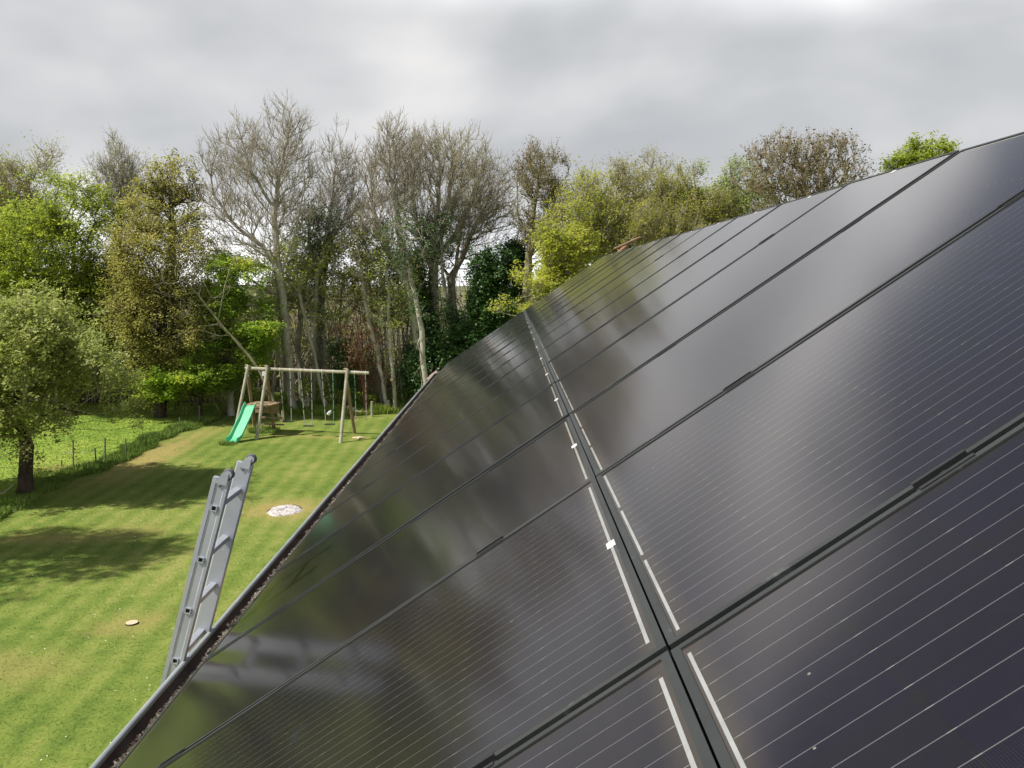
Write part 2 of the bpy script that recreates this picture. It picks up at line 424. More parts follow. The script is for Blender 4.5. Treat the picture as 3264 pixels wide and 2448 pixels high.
tag(rp, 'whitish plaster rubble patch ringed by scorched grass in the lawn', 'rubble patch')
disc_obj('rubble', PX, PY, 0.40, 0.50, 0.015, M['rubble'], 48, 0.05, 0.05, 2, 8).parent = rp
disc_obj('scorched_rim', PX, PY + 0.04, 0.44, 0.55, 0.012, simple('char', (0.05, 0.035, 0.02), (0.16, 0.11, 0.05), 9, 0.95), 48, 0.06, 0.006, 5, 3).parent = rp
# stumps
M['cut_wood'] = simple('cut_wood', (0.56, 0.43, 0.27), (0.72, 0.59, 0.41), 30, 0.8)
def stump(x, y, r, h, label):
    e_ = empty('tree_stump', (x, y, 0)); tag(e_, label, 'stump')
    b = MB(); b.tube([(0, 0, -0.05), (0, 0, h * 0.5), (0, 0, h)], [r * 1.15, r, r * 0.97], 18, False); b.build('bark', M['bark_dark'], e_, True)
    b = MB(); b.tube([(0, 0, h - 0.01), (0, 0, h + 0.004)], [r * 0.95, r * 0.93], 18); b.build('cut_face', M['cut_wood'], e_)
stump(-6.08, 13.19, 0.10, 0.022, 'small round sawn stump with pale cut face in the near lawn')
bm_ = MB()
for (ax, ay, s_) in ((0, 0, 1.0),):
    pts = [(0.24, 0), (0.07, 0.08), (0.0, 0.2), (-0.08, 0.07), (-0.25, 0.02), (-0.08, -0.08), (0.02, -0.2), (0.1, -0.07)]
    bm_.add([(p[0], p[1], 0.0) for p in pts] + [(p[0] * 0.9, p[1] * 0.9, 0.035) for p in pts], [tuple(range(8, 16))] + [(i, (i + 1) % 8, 8 + (i + 1) % 8, 8 + i) for i in range(8)])
o = bm_.build('root_plate', M['cut_wood']); o.location = (-5.37, 29.6, 0.03)
tag(o, 'star shaped pale sawn root beside the right leg of the swing', 'stump')

# ------------------------------------------------------------------ trees
def tubes(P0, P1, r0, r1, sides, seed=0):
    n = len(P0)
    if n == 0: return np.zeros((0, 3)), np.zeros((0, 4), int)
    d = P1 - P0; ln = np.linalg.norm(d, axis=1, keepdims=True) + 1e-9; d = d / ln
    ref = np.where(np.abs(d[:, 2:3]) < 0.95, np.array([[0, 0, 1.0]]), np.array([[1.0, 0, 0]]))
    ref = np.tile(np.array([[0.31, 0.95, 0.02]]), (n, 1)) if sides > 4 else ref
    a = np.cross(d, ref); a /= np.linalg.norm(a, axis=1, keepdims=True) + 1e-9
    b = np.cross(a, d)
    th = np.arange(sides) * 2 * PI / sides
    c = np.cos(th)[None, :, None]; s = np.sin(th)[None, :, None]
    ring = a[:, None] * c + b[:, None] * s
    ext = d * np.minimum(r1[:, None] * 0.4, ln * 0.3)
    V = np.concatenate([P0[:, None] + ring * r0[:, None, None], (P1 + ext)[:, None] + ring * r1[:, None, None]], 1).reshape(-1, 3)
    k = np.arange(sides); base = (np.arange(n) * 2 * sides)[:, None]
    F = np.stack([base + k, base + (k + 1) % sides, base + sides + (k + 1) % sides, base + sides + k], 2).reshape(-1, 4)
    return V, F
def join(parts):
    V = []; F = []; o = 0
    for v, f in parts:
        V.append(v); F.append(f + o); o += len(v)
    return np.concatenate(V), np.concatenate(F)

def leaves(P, size, rng, flat=0.3, aspect=0.6, updir=0.0):
    n = len(P)
    nrm = rng.normal(0, 1, (n, 3)); nrm += np.array([-0.35, -0.12, 0.0]) * 1.2; nrm[:, 2] = np.abs(nrm[:, 2]) * (1 - flat) + (0.35 + flat) * 1.6
    nrm /= np.linalg.norm(nrm, axis=1, keepdims=True)
    t = np.cross(nrm, rng.normal(0, 1, (n, 3))); t /= np.linalg.norm(t, axis=1, keepdims=True) + 1e-9
    b = np.cross(nrm, t)
    s = (size * rng.uniform(0.6, 1.3, n))[:, None]
    V = np.stack([P - t * s, P + b * s * aspect + nrm * s * 0.15, P + t * s, P - b * s * aspect + nrm * s * 0.15], 1).reshape(-1, 3)
    return V, np.arange(4 * n).reshape(-1, 4)

def sample_crown(blobs, n, rng, clump=0.35, shell=0.45):
    """blobs: (cx,cy,cz,rx,ry,rz[,weight]); uneven lumpy volume"""
    vol = np.array([b[3] * b[4] * b[5] * (b[6] if len(b) > 6 else 1) for b in blobs]); vol = vol / vol.sum()
    out = []
    fr = rng.normal(0, 1, (5, 3)) * 1.3; ph = rng.uniform(0, 6, 5)
    tot = 0
    while tot < n:
        k = rng.choice(len(blobs), n, p=vol); B = np.array([b[:6] for b in blobs])[k]
        d = rng.normal(0, 1, (n, 3)); d /= np.linalg.norm(d, axis=1, keepdims=True)
        rr = rng.random(n) ** (1 / 3 * (1 - shell) + 0.0 + 1e-3)
        lump = 1 + 0.22 * np.sin(d @ fr[0] * 2.2 + ph[0]) + 0.14 * np.sin(d @ fr[1] * 4 + ph[1]) + 0.09 * np.sin(d @ fr[2] * 7 + ph[2])
        p = B[:, :3] + d * rr[:, None] * lump[:, None] * B[:, 3:]
        s = sum(np.sin(p @ fr[i] * (1 + 0.35 * i) + ph[i]) for i in range(5)) / 2.6
        keep = (s > -1 + 1.9 * clump + rng.uniform(-.15, .15, n)) & (p[:, 2] > 0.3)
        p = p[keep]; out.append(p); tot += len(p)
    return np.concatenate(out)[:n]

def resample(poly, step):
    poly = [np.array(p, float) for p in poly]
    out = [poly[0]]
    for a, b in zip(poly[:-1], poly[1:]):
        m = max(1, int(np.linalg.norm(b - a) / step))
        for i in range(1, m + 1): out.append(a + (b - a) * i / m)
    return np.array(out)

def grow(trunks, pts, rng, alpha=0.5, start=0.4, down=1.5, maxseg=0.7, tip=0.007, r_base=0.2):
    """trunks: list of polylines (first is main); every crown point joins the nearest, shortest-path wood"""
    cap = sum(len(t) for t in trunks) + len(pts) * 6 + 10
    X = np.zeros((cap, 3)); par = np.full(cap, -1); path = np.zeros(cap); ok = np.zeros(cap, bool); fromtrunk = np.zeros(cap, bool)
    n = 0
    for ti, t in enumerate(trunks):
        m = len(t); p0 = -1
        if ti > 0 and n > 0:
            d = np.linalg.norm(X[:n] - t[0], axis=1); p0 = int(np.argmin(d)) if d.min() < 1.2 else -1
        for i in range(m):
            X[n] = t[i]; par[n] = (p0 if i == 0 else n - 1)
            path[n] = 0 if par[n] < 0 else path[par[n]] + np.linalg.norm(X[n] - X[par[n]]) * 0.75
            ok[n] = (i >= start * m) or ti > 0 and p0 >= 0
            fromtrunk[n] = True; n += 1
    anchor = X[:n][ok[:n]].mean(0); anchor[2] = X[:n][ok[:n]][:, 2].min()
    order = np.argsort(np.linalg.norm((pts - anchor), axis=1))
    tips = []
    for idx in order:
        p = pts[idx]
        dv = p - X[:n]; ds = np.linalg.norm(dv, axis=1)
        cost = ds + alpha * path[:n] + down * np.maximum(0, -dv[:, 2]) + np.where(ok[:n], 0, 1e6)
        j = int(np.argmin(cost)); d = ds[j]
        m = max(1, int(math.ceil(d / maxseg)))
        a = X[j].copy(); q = j
        side = rng.normal(0, 1, 3) * d * 0.06
        sag = -0.10 * d if p[2] > a[2] else 0.05 * d
        for i in range(1, m + 1):
            t = i / m
            w = math.sin(PI * t)
            X[n] = a + (p - a) * t + side * w + np.array([0, 0, sag * w])
            if i == m: X[n] = p
            par[n] = q; path[n] = path[q] + np.linalg.norm(X[n] - X[q]); ok[n] = True
            q = n; n += 1
        tips.append(n - 1)
    X = X[:n]; par = par[:n]
    cnt = np.zeros(n); child = np.zeros(n, bool)
    for i in range(n - 1, -1, -1):
        if par[i] >= 0: child[par[i]] = True
    cnt[~child] = 1
    for i in range(n - 1, -1, -1):
        if par[i] >= 0: cnt[par[i]] += cnt[i]
    ex = math.log(max(r_base / tip, 2)) / math.log(max(cnt.max(), 3))
    rad = tip * cnt ** ex
    return X, par, rad, np.array(tips), fromtrunk[:n]

def tree(name, label, cat, trunks, blobs, npts, seed, r_base=0.2, bark='bark_grey', leaf=None, leafsize=0.06, leaves_n=0,
         spread=0.22, twigs=3, twiglen=0.5, up=0.5, clump=0.35, alpha=0.5, start=0.4, flat=0.3, tip=0.007, group=None,
         shell=0.45, layer=1.0, twigbark=None, leafpart='foliage', minr=0.0, down=1.5):
    rng = np.random.default_rng(seed)
    T = []
    for t in trunks:
        q = resample(t, 0.45)
        if len(q) > 3:
            w = np.cumsum(rng.normal(0, 0.03, (len(q), 3)), axis=0); w -= np.linspace(0, 1, len(q))[:, None] * w[-1] ; w[:, 2] = 0
            q = q + w
        T.append(q)
    pts = sample_crown(blobs, npts, rng, clump, shell)
    X, par, rad, tips, ft = grow(T, pts, rng, alpha, start, down, 0.85, tip, r_base)
    base = T[0][0].copy()
    e_ = empty(name, tuple(base)); tag(e_, label, cat, group)
    idx = np.where(par >= 0)[0]
    P0, P1 = X[par[idx]], X[idx]; R1 = np.maximum(rad[idx], minr); R0 = np.minimum(np.maximum(rad[par[idx]], minr), R1 * 1.25 + 0.004)
    trunkmask = ft[idx] & ft[par[idx]]
    # continuous trunk
    R0 = np.where(trunkmask, np.maximum(rad[par[idx]], minr), R0)
    # root flare
    parts = [tubes(P0[trunkmask] - base, P1[trunkmask] - base, R0[trunkmask], R1[trunkmask], 10)]
    fl = base + np.array([0, 0, 0.35])
    parts.append(tubes(np.array([[0, 0, -0.1]]), np.array([[0, 0, 0.5]]), np.array([r_base * 1.35]), np.array([r_base * 0.98]), 10))
    v, f = join(parts); mesh_np('trunk', v, f, M[bark], e_, True)
    nt_ = ~trunkmask
    parts = []
    for lo, hi, sd in ((0.05, 9, 7), (0.018, 0.05, 5), (0, 0.018, 3)):
        k = nt_ & (R1 >= lo) & (R1 < hi)
        if k.any(): parts.append(tubes(P0[k] - base, P1[k] - base, R0[k], R1[k], sd))
    if twigs > 0:
        tp = np.repeat(tips, twigs); bd = X[tp] - X[par[tp]]; bd /= np.linalg.norm(bd, axis=1, keepdims=True) + 1e-9
        d = bd * 0.7 + rng.normal(0, 0.55, (len(tp), 3)) + np.array([0, 0, up]); d /= np.linalg.norm(d, axis=1, keepdims=True)
        ln = twiglen * rng.uniform(0.45, 1.2, len(tp))[:, None]
        s0 = X[tp] - bd * rng.uniform(0, 0.25, (len(tp), 1))
        m1 = s0 + d * ln * 0.5; d2 = d + rng.normal(0, 0.25, d.shape) + np.array([0, 0, up * 0.5]); d2 /= np.linalg.norm(d2, axis=1, keepdims=True)
        m2 = m1 + d2 * ln * 0.5
        d3 = d + rng.normal(0, 0.6, d.shape); d3 /= np.linalg.norm(d3, axis=1, keepdims=True); m3 = m1 + d3 * ln * 0.3
        o1 = np.ones(len(tp)) * tip
        parts.append(tubes(s0 - base, m1 - base, o1, o1 * 0.8, 3)); parts.append(tubes(m1 - base, m2 - base, o1 * 0.8, o1 * 0.4, 3))
        if not leaf or leaves_n < 6000: parts.append(tubes(m1 - base, m3 - base, o1 * 0.7, o1 * 0.4, 3))
        ends = np.concatenate([m1, m2, m3])
    else: ends = X[tips]
    v, f = join(parts); mesh_np('crown', v, f, M[twigbark or bark], e_, False)
    if leaf and leaves_n:
        wgt = rng.random(len(ends)) ** 2.2 + 0.03
        k = rng.choice(len(ends), leaves_n, p=wgt / wgt.sum())
        sp = rng.normal(0, 1, (leaves_n, 3)) * spread * rng.uniform(0.35, 1.0, (leaves_n, 1)); sp[:, 2] *= layer
        P = ends[k] + sp - base
        v, f = leaves(P, leafsize, rng, flat)
        mesh_np(leafpart, v, f, M[leaf], e_)
    return e_

def blobD(x, y, dist, rx, ry, depth=None, w=1.0):
    c = D(x, y, dist); s = DD * dist / FPX
    return (c[0], c[1], c[2], rx * s, (rx * s if depth is None else depth), ry * s, w)
def tr(pts, dist):                          # trunk polyline from display points; the first is put on the ground
    out = []
    for i, (x, y) in enumerate(pts):
        p = D(x, y, dist)
        if i == 0: p = np.array([p[0], p[1], -0.05])
        out.append(p)
    return out

# A apple tree in front at the left, and its neighbour left of the frame whose shadow falls on the lawn
tree('apple_tree', 'apple tree with dark trunk and dense grey-green crown at the left edge', 'apple tree',
     [[(-12.55, 21.8, -0.05), (-12.6, 21.85, 1.2), (-12.75, 21.8, 2.0), (-12.6, 21.8, 3.6)], [(-12.6, 21.85, 1.5), (-11.6, 21.5, 2.3), (-10.6, 21.4, 2.1)], [(-12.6, 21.85, 1.6), (-13.8, 22.1, 2.5)]],
     [(-12.8, 21.8, 3.4, 2.6, 2.5, 1.7), (-11.9, 21.5, 2.5, 1.9, 2.0, 1.1), (-14.2, 21.9, 3.0, 2.4, 2.2, 1.8), (-10.6, 21.5, 1.8, 0.8, 1.0, 0.35, 1.4), (-12.3, 21.6, 4.1, 1.4, 1.6, 0.9), (-11.5, 21.3, 3.3, 1.1, 1.4, 0.9)],
     900, 101, 0.17, 'bark_dark', 'leaf_apple', 0.047, 80000, 0.14, 3, 0.62, 0.45, 0.40, 0.5, 0.35, 0.3, 0.006, shell=0.2, twigbark='bark_lichen')
tree('apple_tree', 'second apple tree just outside the left edge that shades the near lawn', 'apple tree',
     [[(-13.2, 15.4, -0.05), (-13.2, 15.4, 2.5), (-13.1, 15.4, 5.0)]],
     [(-13.6, 15.5, 4.9, 2.9, 1.7, 1.6), (-12.2, 15.4, 4.6, 1.6, 1.5, 1.0), (-14.6, 12.8, 4.6, 2.0, 1.4, 1.3)],
     700, 102, 0.16, 'bark_dark', 'leaf_apple', 0.06, 17000, 0.2, 2, 0.35, 0.5, 0.25, 0.5, 0.35, 0.25, 0.008, shell=0.35)

# B hornbeams behind the apple tree
tree('hornbeam_tree', 'bright yellow-green hornbeam behind the apple tree, left of the bronze tree', 'tree',
     [tr([(150, 880), (150, 700), (160, 520)], 35)],
     [blobD(165, 470, 35, 80, 75), blobD(110, 600, 35, 130, 120), blobD(215, 560, 35, 55, 110), blobD(170, 720, 35, 120, 120), blobD(190, 420, 35, 45, 40, None, 1.5)],
     1500, 103, 0.2, 'bark_dark', 'leaf_hornbeam', 0.055, 80000, 0.22, 3, 0.5, 0.3, 0.42, 0.45, 0.2, 0.5, 0.008, layer=0.5)
tree('hornbeam_tree', 'darker green hornbeam filling the left edge above the apple tree', 'tree',
     [tr([(10, 900), (10, 700), (0, 500)], 37)],
     [blobD(20, 560, 37, 110, 130), blobD(-90, 600, 37, 110, 150), blobD(40, 720, 37, 110, 120), blobD(105, 400, 38, 42, 45, None, 1.5)],
     1400, 104, 0.2, 'bark_dark', 'leaf_mid', 0.066, 50000, 0.22, 3, 0.5, 0.3, 0.4, 0.45, 0.2, 0.5, 0.008, layer=0.5)
tree('olive_tree_crown', 'thin brownish-olive crowned tree rising at the far left edge', 'tree',
     [tr([(40, 860), (45, 600), (60, 420)], 42)],
     [blobD(30, 430, 42, 90, 90), blobD(-60, 420, 42, 90, 110), blobD(60, 520, 42, 80, 90), blobD(100, 350, 42, 30, 35, None, 1.3)],
     1500, 105, 0.2, 'bark_tan', 'leaf_olive', 0.05, 22000, 0.25, 4, 0.7, 0.7, 0.35, 0.4, 0.3, 0.3, 0.009, minr=0.007)
# C2 thin backs
tree('bare_ash_tree', 'sparse young ash with tiny leaf tufts between hornbeam and bronze tree', 'tree',
     [tr([(255, 860), (255, 600), (258, 420)], 45)],
     [blobD(255, 400, 45, 52, 80), blobD(225, 420, 45, 30, 60), blobD(290, 440, 45, 40, 80)],
     650, 106, 0.14, 'bark_grey', 'leaf_olive', 0.045, 3500, 0.12, 3, 0.8, 0.9, 0.3, 0.35, 0.3, 0.3, 0.010, minr=0.009)
# D bronze leafed
tree('bronze_leaved_tree', 'olive-bronze leaved tree with sparse coppery top, left of the tall bare tree', 'tree',
     [tr([(345, 890), (350, 700), (362, 500), (368, 390)], 34.5)],
     [blobD(330, 560, 34.5, 125, 90), blobD(345, 690, 34.5, 145, 110), blobD(350, 800, 34.5, 110, 70), blobD(415, 500, 34.5, 45, 50), blobD(270, 640, 34.5, 70, 90), blobD(300, 470, 34.5, 60, 50)],
     1700, 107, 0.2, 'bark_dark', 'leaf_bronze', 0.044, 84000, 0.19, 3, 0.5, 0.3, 0.3, 0.5, 0.3, 0.35, 0.008, layer=0.7)
tree('copper_leaved_tree', 'open coppery-leaved cherry top rising above the bronze tree', 'tree',
     [tr([(372, 870), (370, 600), (365, 420)], 37)],
     [blobD(365, 410, 37, 55, 60), blobD(335, 440, 37, 45, 50), blobD(395, 450, 37, 40, 60)],
     420, 108, 0.13, 'bark_dark', 'leaf_bronze', 0.06, 6500, 0.12, 2, 0.6, 0.7, 0.4, 0.4, 0.3, 0.3, 0.008, minr=0.008)
# E beech
tree('beech_tree', 'fresh green young beech behind the slide, its lower layers sunlit', 'tree',
     [tr([(495, 888), (498, 750), (500, 590)], 34.9)],
     [blobD(498, 610, 34.9, 68, 62, 1.2), blobD(508, 690, 34.8, 72, 62, 1.3), blobD(500, 770, 34.7, 82, 58, 1.3), blobD(535, 725, 34.6, 52, 42, 1.1), blobD(440, 800, 34.5, 60, 45, 1.2)],
     1000, 109, 0.13, 'bark_grey', 'leaf_beech', 0.055, 66000, 0.20, 3, 0.5, 0.1, 0.45, 0.45, 0.15, 0.8, 0.007, layer=0.28)
tree('beech_tree', 'low bright beech branches drooping over the fence left of the slide', 'tree',
     [tr([(430, 890), (430, 830), (435, 770)], 34)],
     [blobD(420, 815, 34, 95, 28), blobD(350, 845, 34, 60, 20), blobD(560, 715, 33.5, 38, 22)],
     500, 110, 0.08, 'bark_dark', 'leaf_beech', 0.055, 22000, 0.2, 2, 0.4, 0.0, 0.4, 0.3, 0.1, 0.85, 0.007, layer=0.25)
# dead leaning lichen tree
tree('dead_leaning_tree', 'leaning dead tree with pale lichened branches in front of the bronze tree', 'tree',
     [tr([(610, 890), (560, 800), (520, 745), (445, 660), (400, 610)], 33.2), [D(520, 745, 33.2), D(470, 700, 33.2), D(430, 705, 33.2)], [D(470, 690, 33.2), D(485, 620, 33.2), D(500, 560, 33.2)]],
     [blobD(385, 600, 33.2, 75, 45, 1.0), blobD(460, 600, 33.2, 50, 50, 1.0), blobD(430, 700, 33.2, 60, 45, 0.9), blobD(350, 650, 33.2, 40, 30, 0.7)],
     150, 111, 0.055, 'bark_pale', None, twigs=1, twiglen=0.45, up=0.0, clump=0.1, alpha=0.35, start=0.35, tip=0.009, minr=0.009, down=0.2)
# F big bare tree
G_B = 'bare trees at the wood edge'
tree('bare_ash_tree', 'tallest bare ash with pale forked trunk and wide fan crown, left of centre', 'tree',
     [tr([(632, 892), (622, 770), (612, 640), (598, 560), (590, 470), (600, 380), (620, 300)], 35.7), [D(600, 585, 35.7), D(560, 530, 35.9), D(500, 480, 36.2), D(460, 420, 36.2)],
      [D(603, 600, 35.7), D(640, 500, 35.3), D(655, 400, 35.2), D(650, 320, 35.2)], [D(585, 440, 35.7), D(540, 370, 35.2), D(520, 300, 35.2)]],
     [blobD(560, 410, 35.7, 125, 115), blobD(600, 310, 35.7, 70, 75), blobD(645, 390, 35.7, 50, 120), blobD(515, 320, 35.7, 60, 60), blobD(638, 275, 35.7, 28, 52, None, 1.6), blobD(465, 430, 35.7, 50, 100), blobD(445, 340, 35.7, 28, 55, None, 1.4), blobD(520, 540, 35.7, 80, 60, None, 0.8)],
     1500, 112, 0.175, 'bark_grey', None, twigs=3, twiglen=0.55, up=0.7, clump=0.15, alpha=0.7, start=0.42, tip=0.008, group=None, minr=0.008, twigbark='bark_tan', shell=0.3)
tree('bare_ash_tree', 'slim ivy-flecked ash standing close right of the tallest bare ash', 'tree',
     [tr([(652, 892), (640, 760), (650, 640), (668, 540), (665, 440)], 38)],
     [blobD(670, 520, 38, 45, 90), blobD(650, 600, 38, 45, 60)],
     500, 113, 0.12, 'bark_grey', 'leaf_ivy', 0.06, 3500, 0.22, 2, 0.6, 0.6, 0.3, 0.4, 0.35, 0.3, 0.009, minr=0.009)
tree('bare_ash_tree', 'bare ash with twiggy rounded crown between the tall ash and the broad crowns', 'tree',
     [tr([(676, 892), (690, 760), (690, 620), (705, 480), (720, 380)], 39), [D(692, 560, 39), D(735, 480, 39), D(760, 420, 39)]],
     [blobD(725, 400, 39, 55, 110), blobD(755, 450, 39, 45, 90), blobD(700, 480, 39, 45, 90)],
     800, 114, 0.17, 'bark_grey', None, twigs=3, twiglen=0.55, up=0.8, clump=0.15, alpha=0.7, start=0.45, tip=0.0085, minr=0.0085, shell=0.3)
tree('bare_ash_tree', 'bare ash with strongly leaning trunk and crown spread left of the ivy', 'tree',
     [tr([(922, 890), (905, 760), (885, 640), (860, 590), (820, 520), (800, 430)], 36.5), [D(880, 620, 36.5), D(862, 520, 36.5), D(850, 400, 36.5)], [D(860, 590, 36.5), D(800, 560, 36.5), D(775, 500, 36.5)]],
     [blobD(840, 400, 36.5, 70, 110), blobD(800, 470, 36.5, 50, 90), blobD(870, 350, 36.5, 45, 60), blobD(835, 330, 36.5, 30, 45, None, 1.4)],
     1000, 115, 0.19, 'bark_grey', None, twigs=3, twiglen=0.55, up=0.75, clump=0.15, alpha=0.7, start=0.45, tip=0.0085, minr=0.0085, shell=0.3, twigbark='bark_tan')
tree('bare_ash_tree', 'broadest bare tree with tan twiggy dome above the ivy-clad trunks', 'tree',
     [tr([(948, 890), (940, 720), (935, 590), (940, 480), (950, 380)], 38), [D(935, 590, 38), D(900, 500, 38), D(890, 380, 38)], [D(936, 570, 38), D(985, 500, 38), D(1020, 420, 38)], [D(940, 560, 38), D(965, 450, 38), D(975, 350, 38)]],
     [blobD(960, 400, 38, 100, 120), blobD(920, 350, 38, 65, 75), blobD(1030, 430, 38, 70, 100), blobD(990, 340, 38, 60, 60), blobD(930, 310, 38, 35, 35, None, 1.5), blobD(1060, 400, 38, 45, 70), blobD(880, 440, 38, 50, 80, None, 0.8)],
     1500, 116, 0.22, 'bark_tan', 'leaf_olive', 0.035, 5000, 0.15, 3, 0.55, 0.75, 0.12, 0.7, 0.42, 0.3, 0.0085, minr=0.0085, shell=0.3)
tree('bare_ash_tree', 'second trunk of bare wood behind the ivy, its crown leaning right', 'tree',
     [tr([(985, 890), (985, 720), (975, 600), (1010, 520), (1050, 440)], 40), [D(980, 600, 40), D(1000, 470, 40)]],
     [blobD(1030, 470, 40, 70, 90), blobD(1070, 480, 40, 50, 80), blobD(960, 500, 40, 60, 60)],
     650, 117, 0.18, 'bark_tan', None, twigs=3, twiglen=0.55, up=0.7, clump=0.15, alpha=0.7, start=0.45, tip=0.0085, minr=0.0085, shell=0.3)
tree('lichened_bare_tree', 'open-crowned bare tree with yellow lichen and dark buds right of the broad dome', 'tree',
     [tr([(1120, 890), (1135, 700), (1140, 560), (1150, 470), (1165, 380)], 37), [D(1140, 560, 37), D(1180, 480, 37), D(1205, 400, 37)], [D(1143, 540, 37), D(1120, 460, 37), D(1115, 380, 37)]],
     [blobD(1165, 390, 37, 62, 85), blobD(1200, 400, 37, 35, 80), blobD(1130, 430, 37, 35, 80), blobD(1170, 510, 37, 55, 50)],
     620, 118, 0.17, 'bark_lichen', 'bud_dark', 0.045, 5000, 0.10, 3, 0.6, 0.6, 0.2, 0.40, 0.42, 0.3, 0.010, minr=0.010, shell=0.3)
# slender trunks inside the wood edge
SL = [([(1035, 1315), (1022, 1250), (998, 1120), (965, 980), (950, 900), (940, 820)], 36.2, 0.075, 'slender pale trunk leaning left behind the left pair of swings'),
      ([(992, 1322), (998, 1090), (1008, 922), (1030, 800), (1040, 740)], 37.0, 0.11, 'straight pale trunk with a cut branch stub left of the birdhouse ivy'),
      ([(1062, 1315), (1034, 1187), (1022, 1067), (1016, 940), (1018, 830)], 38.0, 0.06, 'thin trunk right of the cut stub trunk, behind the middle swing'),
      ([(1112, 1320), (1095, 1187), (1070, 1091), (1040, 990), (1025, 880)], 36.6, 0.07, 'thin left-leaning trunk meeting the right end frame of the swing'),
      ([(1160, 1320), (1157, 1250), (1143, 1139), (1136, 1038), (1130, 960)], 36.0, 0.09, 'reddish dead-twigged trunk behind the right swing leg'),
      ([(1235, 1322), (1217, 1250), (1198, 1139), (1170, 1030), (1150, 900), (1140, 800)], 36.0, 0.085, 'long left-leaning trunk right of the swing beam'),
      ([(1214, 1320), (1208, 1230), (1196, 1120), (1185, 1000), (1175, 900)], 37.5, 0.06, 'thin trunk tucked against the long leaning trunk'),
      ([(1231, 1315), (1227, 1151), (1220, 987), (1215, 880), (1210, 800)], 37.0, 0.05, 'first of the three straight poles right of the swing'),
      ([(1258, 1318), (1256, 1250), (1246, 1091), (1234, 995), (1230, 860)], 36.0, 0.08, 'thicker straight pole with a pale sawn knot right of the swing'),
      ([(1286, 1310), (1280, 1250), (1273, 1091), (1258, 990), (1250, 880)], 37.0, 0.055, 'thin straight pole farthest right of the group right of the swing'),
      ([(1306, 1290), (1302, 1151), (1296, 1055), (1310, 960), (1300, 860)], 38.0, 0.04, 'very thin sapling pole against the ivy edge'),
      ([(1362, 1300), (1355, 1219), (1336, 1055), (1324, 982), (1297, 850), (1285, 760)], 34.5, 0.11, 'grey leaning trunk running down to the gutter end'),
      ([(1440, 1300), (1432, 1139), (1420, 995), (1408, 874), (1400, 760)], 36.5, 0.09, 'grey trunk in the ivy between the gutter end and the dark ivy dome'),
      ([(1384, 1290), (1380, 1100), (1376, 970), (1372, 850), (1368, 760)], 38.0, 0.11, 'upright pale trunk rising out of the ivy curtain'),
      ([(905, 1310), (900, 1180), (892, 1060), (880, 940), (872, 850)], 39.0, 0.09, 'shaded trunk in the dark gap behind the first swing'),
      ([(1085, 1318), (1078, 1180), (1082, 1040), (1090, 930), (1095, 840)], 39.0, 0.05, 'thin shaded trunk behind the third swing'),
      ([(860, 1315), (868, 1200), (880, 1100), (905, 980), (925, 900)], 38.0, 0.06, 'thin right-leaning trunk in shade beside the tallest ash'),
      ([(1330, 1290), (1322, 1150), (1318, 1020), (1322, 900), (1330, 800)], 39.5, 0.07, 'half hidden trunk behind the ivy left of the grey leaning trunk')]
for i, (pl, dist, rb, lab) in enumerate(SL):
    pl = [at(x, y, dist) for x, y in pl]; pl[0][2] = -0.05
    top = pl[-1]; mid = pl[-2]
    lf, ln_ = ('leaf_hornbeam', 2600) if i in (0, 3, 7, 8, 9, 10) else ('leaf_ivy', 2600) if i in (1, 2, 11, 12, 13, 17) else ('leaf_dry', 2600) if i == 4 else ('leaf_under', 2200)
    if i == 4: bl = [(mid[0], mid[1], mid[2] - 0.6, 1.0, 0.7, 2.0), (pl[2][0], pl[2][1], pl[2][2], 0.8, 0.6, 1.2)]
    elif lf == 'leaf_ivy': bl = [(p[0], p[1], p[2], 0.35, 0.35, 1.1) for p in pl[1:-1]] + [(top[0], top[1], top[2], 0.8, 0.8, 1.2)]
    else: bl = [(top[0], top[1], top[2], 1.1, 1.0, 1.2), (mid[0], mid[1], mid[2], 1.2, 1.0, 0.8)]
    tree('slender_tree', lab, 'tree', [pl], bl, 95, 200 + i, rb, 'bark_red' if i == 4 else 'bark_slender', lf, 0.05, ln_, 0.16, 3, 0.5, 0.2,
         0.2, 0.35, 0.3 if i == 4 else 0.45, 0.4, 0.009, minr=0.009, twigbark='bark_red' if i == 4 else 'bark_tan', down=0.8)
# pale sawn knots on two of them
def knot(px, py, y, r, lab):
    p = at(px, py, y)
    b = MB(); b.tube([p + np.array([0.06, 0.22, 0]), p + np.array([0, 0.04, 0.0])], [r, r], 12, True); b.tube([p + np.array([0, 0.05, 0]), p + np.array([0, 0.02, 0])], [r * 0.9, r * 0.85], 12, True, 1)
    o = b.build('sawn_branch_stub', [M['bark_grey'], M['cut_wood']]); tag(o, lab, 'branch stub')
knot(986, 1110, 36.5, 0.085, 'pale sawn branch stub high on the trunk above the swing beam')
knot(1246, 1210, 35.7, 0.085, 'pale sawn branch stub on the pole right of the swing')
knot(1106, 1298, 35.4, 0.08, 'pale cut log end on the ground behind the right swing leg')
knot(1121, 1307, 35.0, 0.095, 'larger cut log end leaning beside the right swing leg')

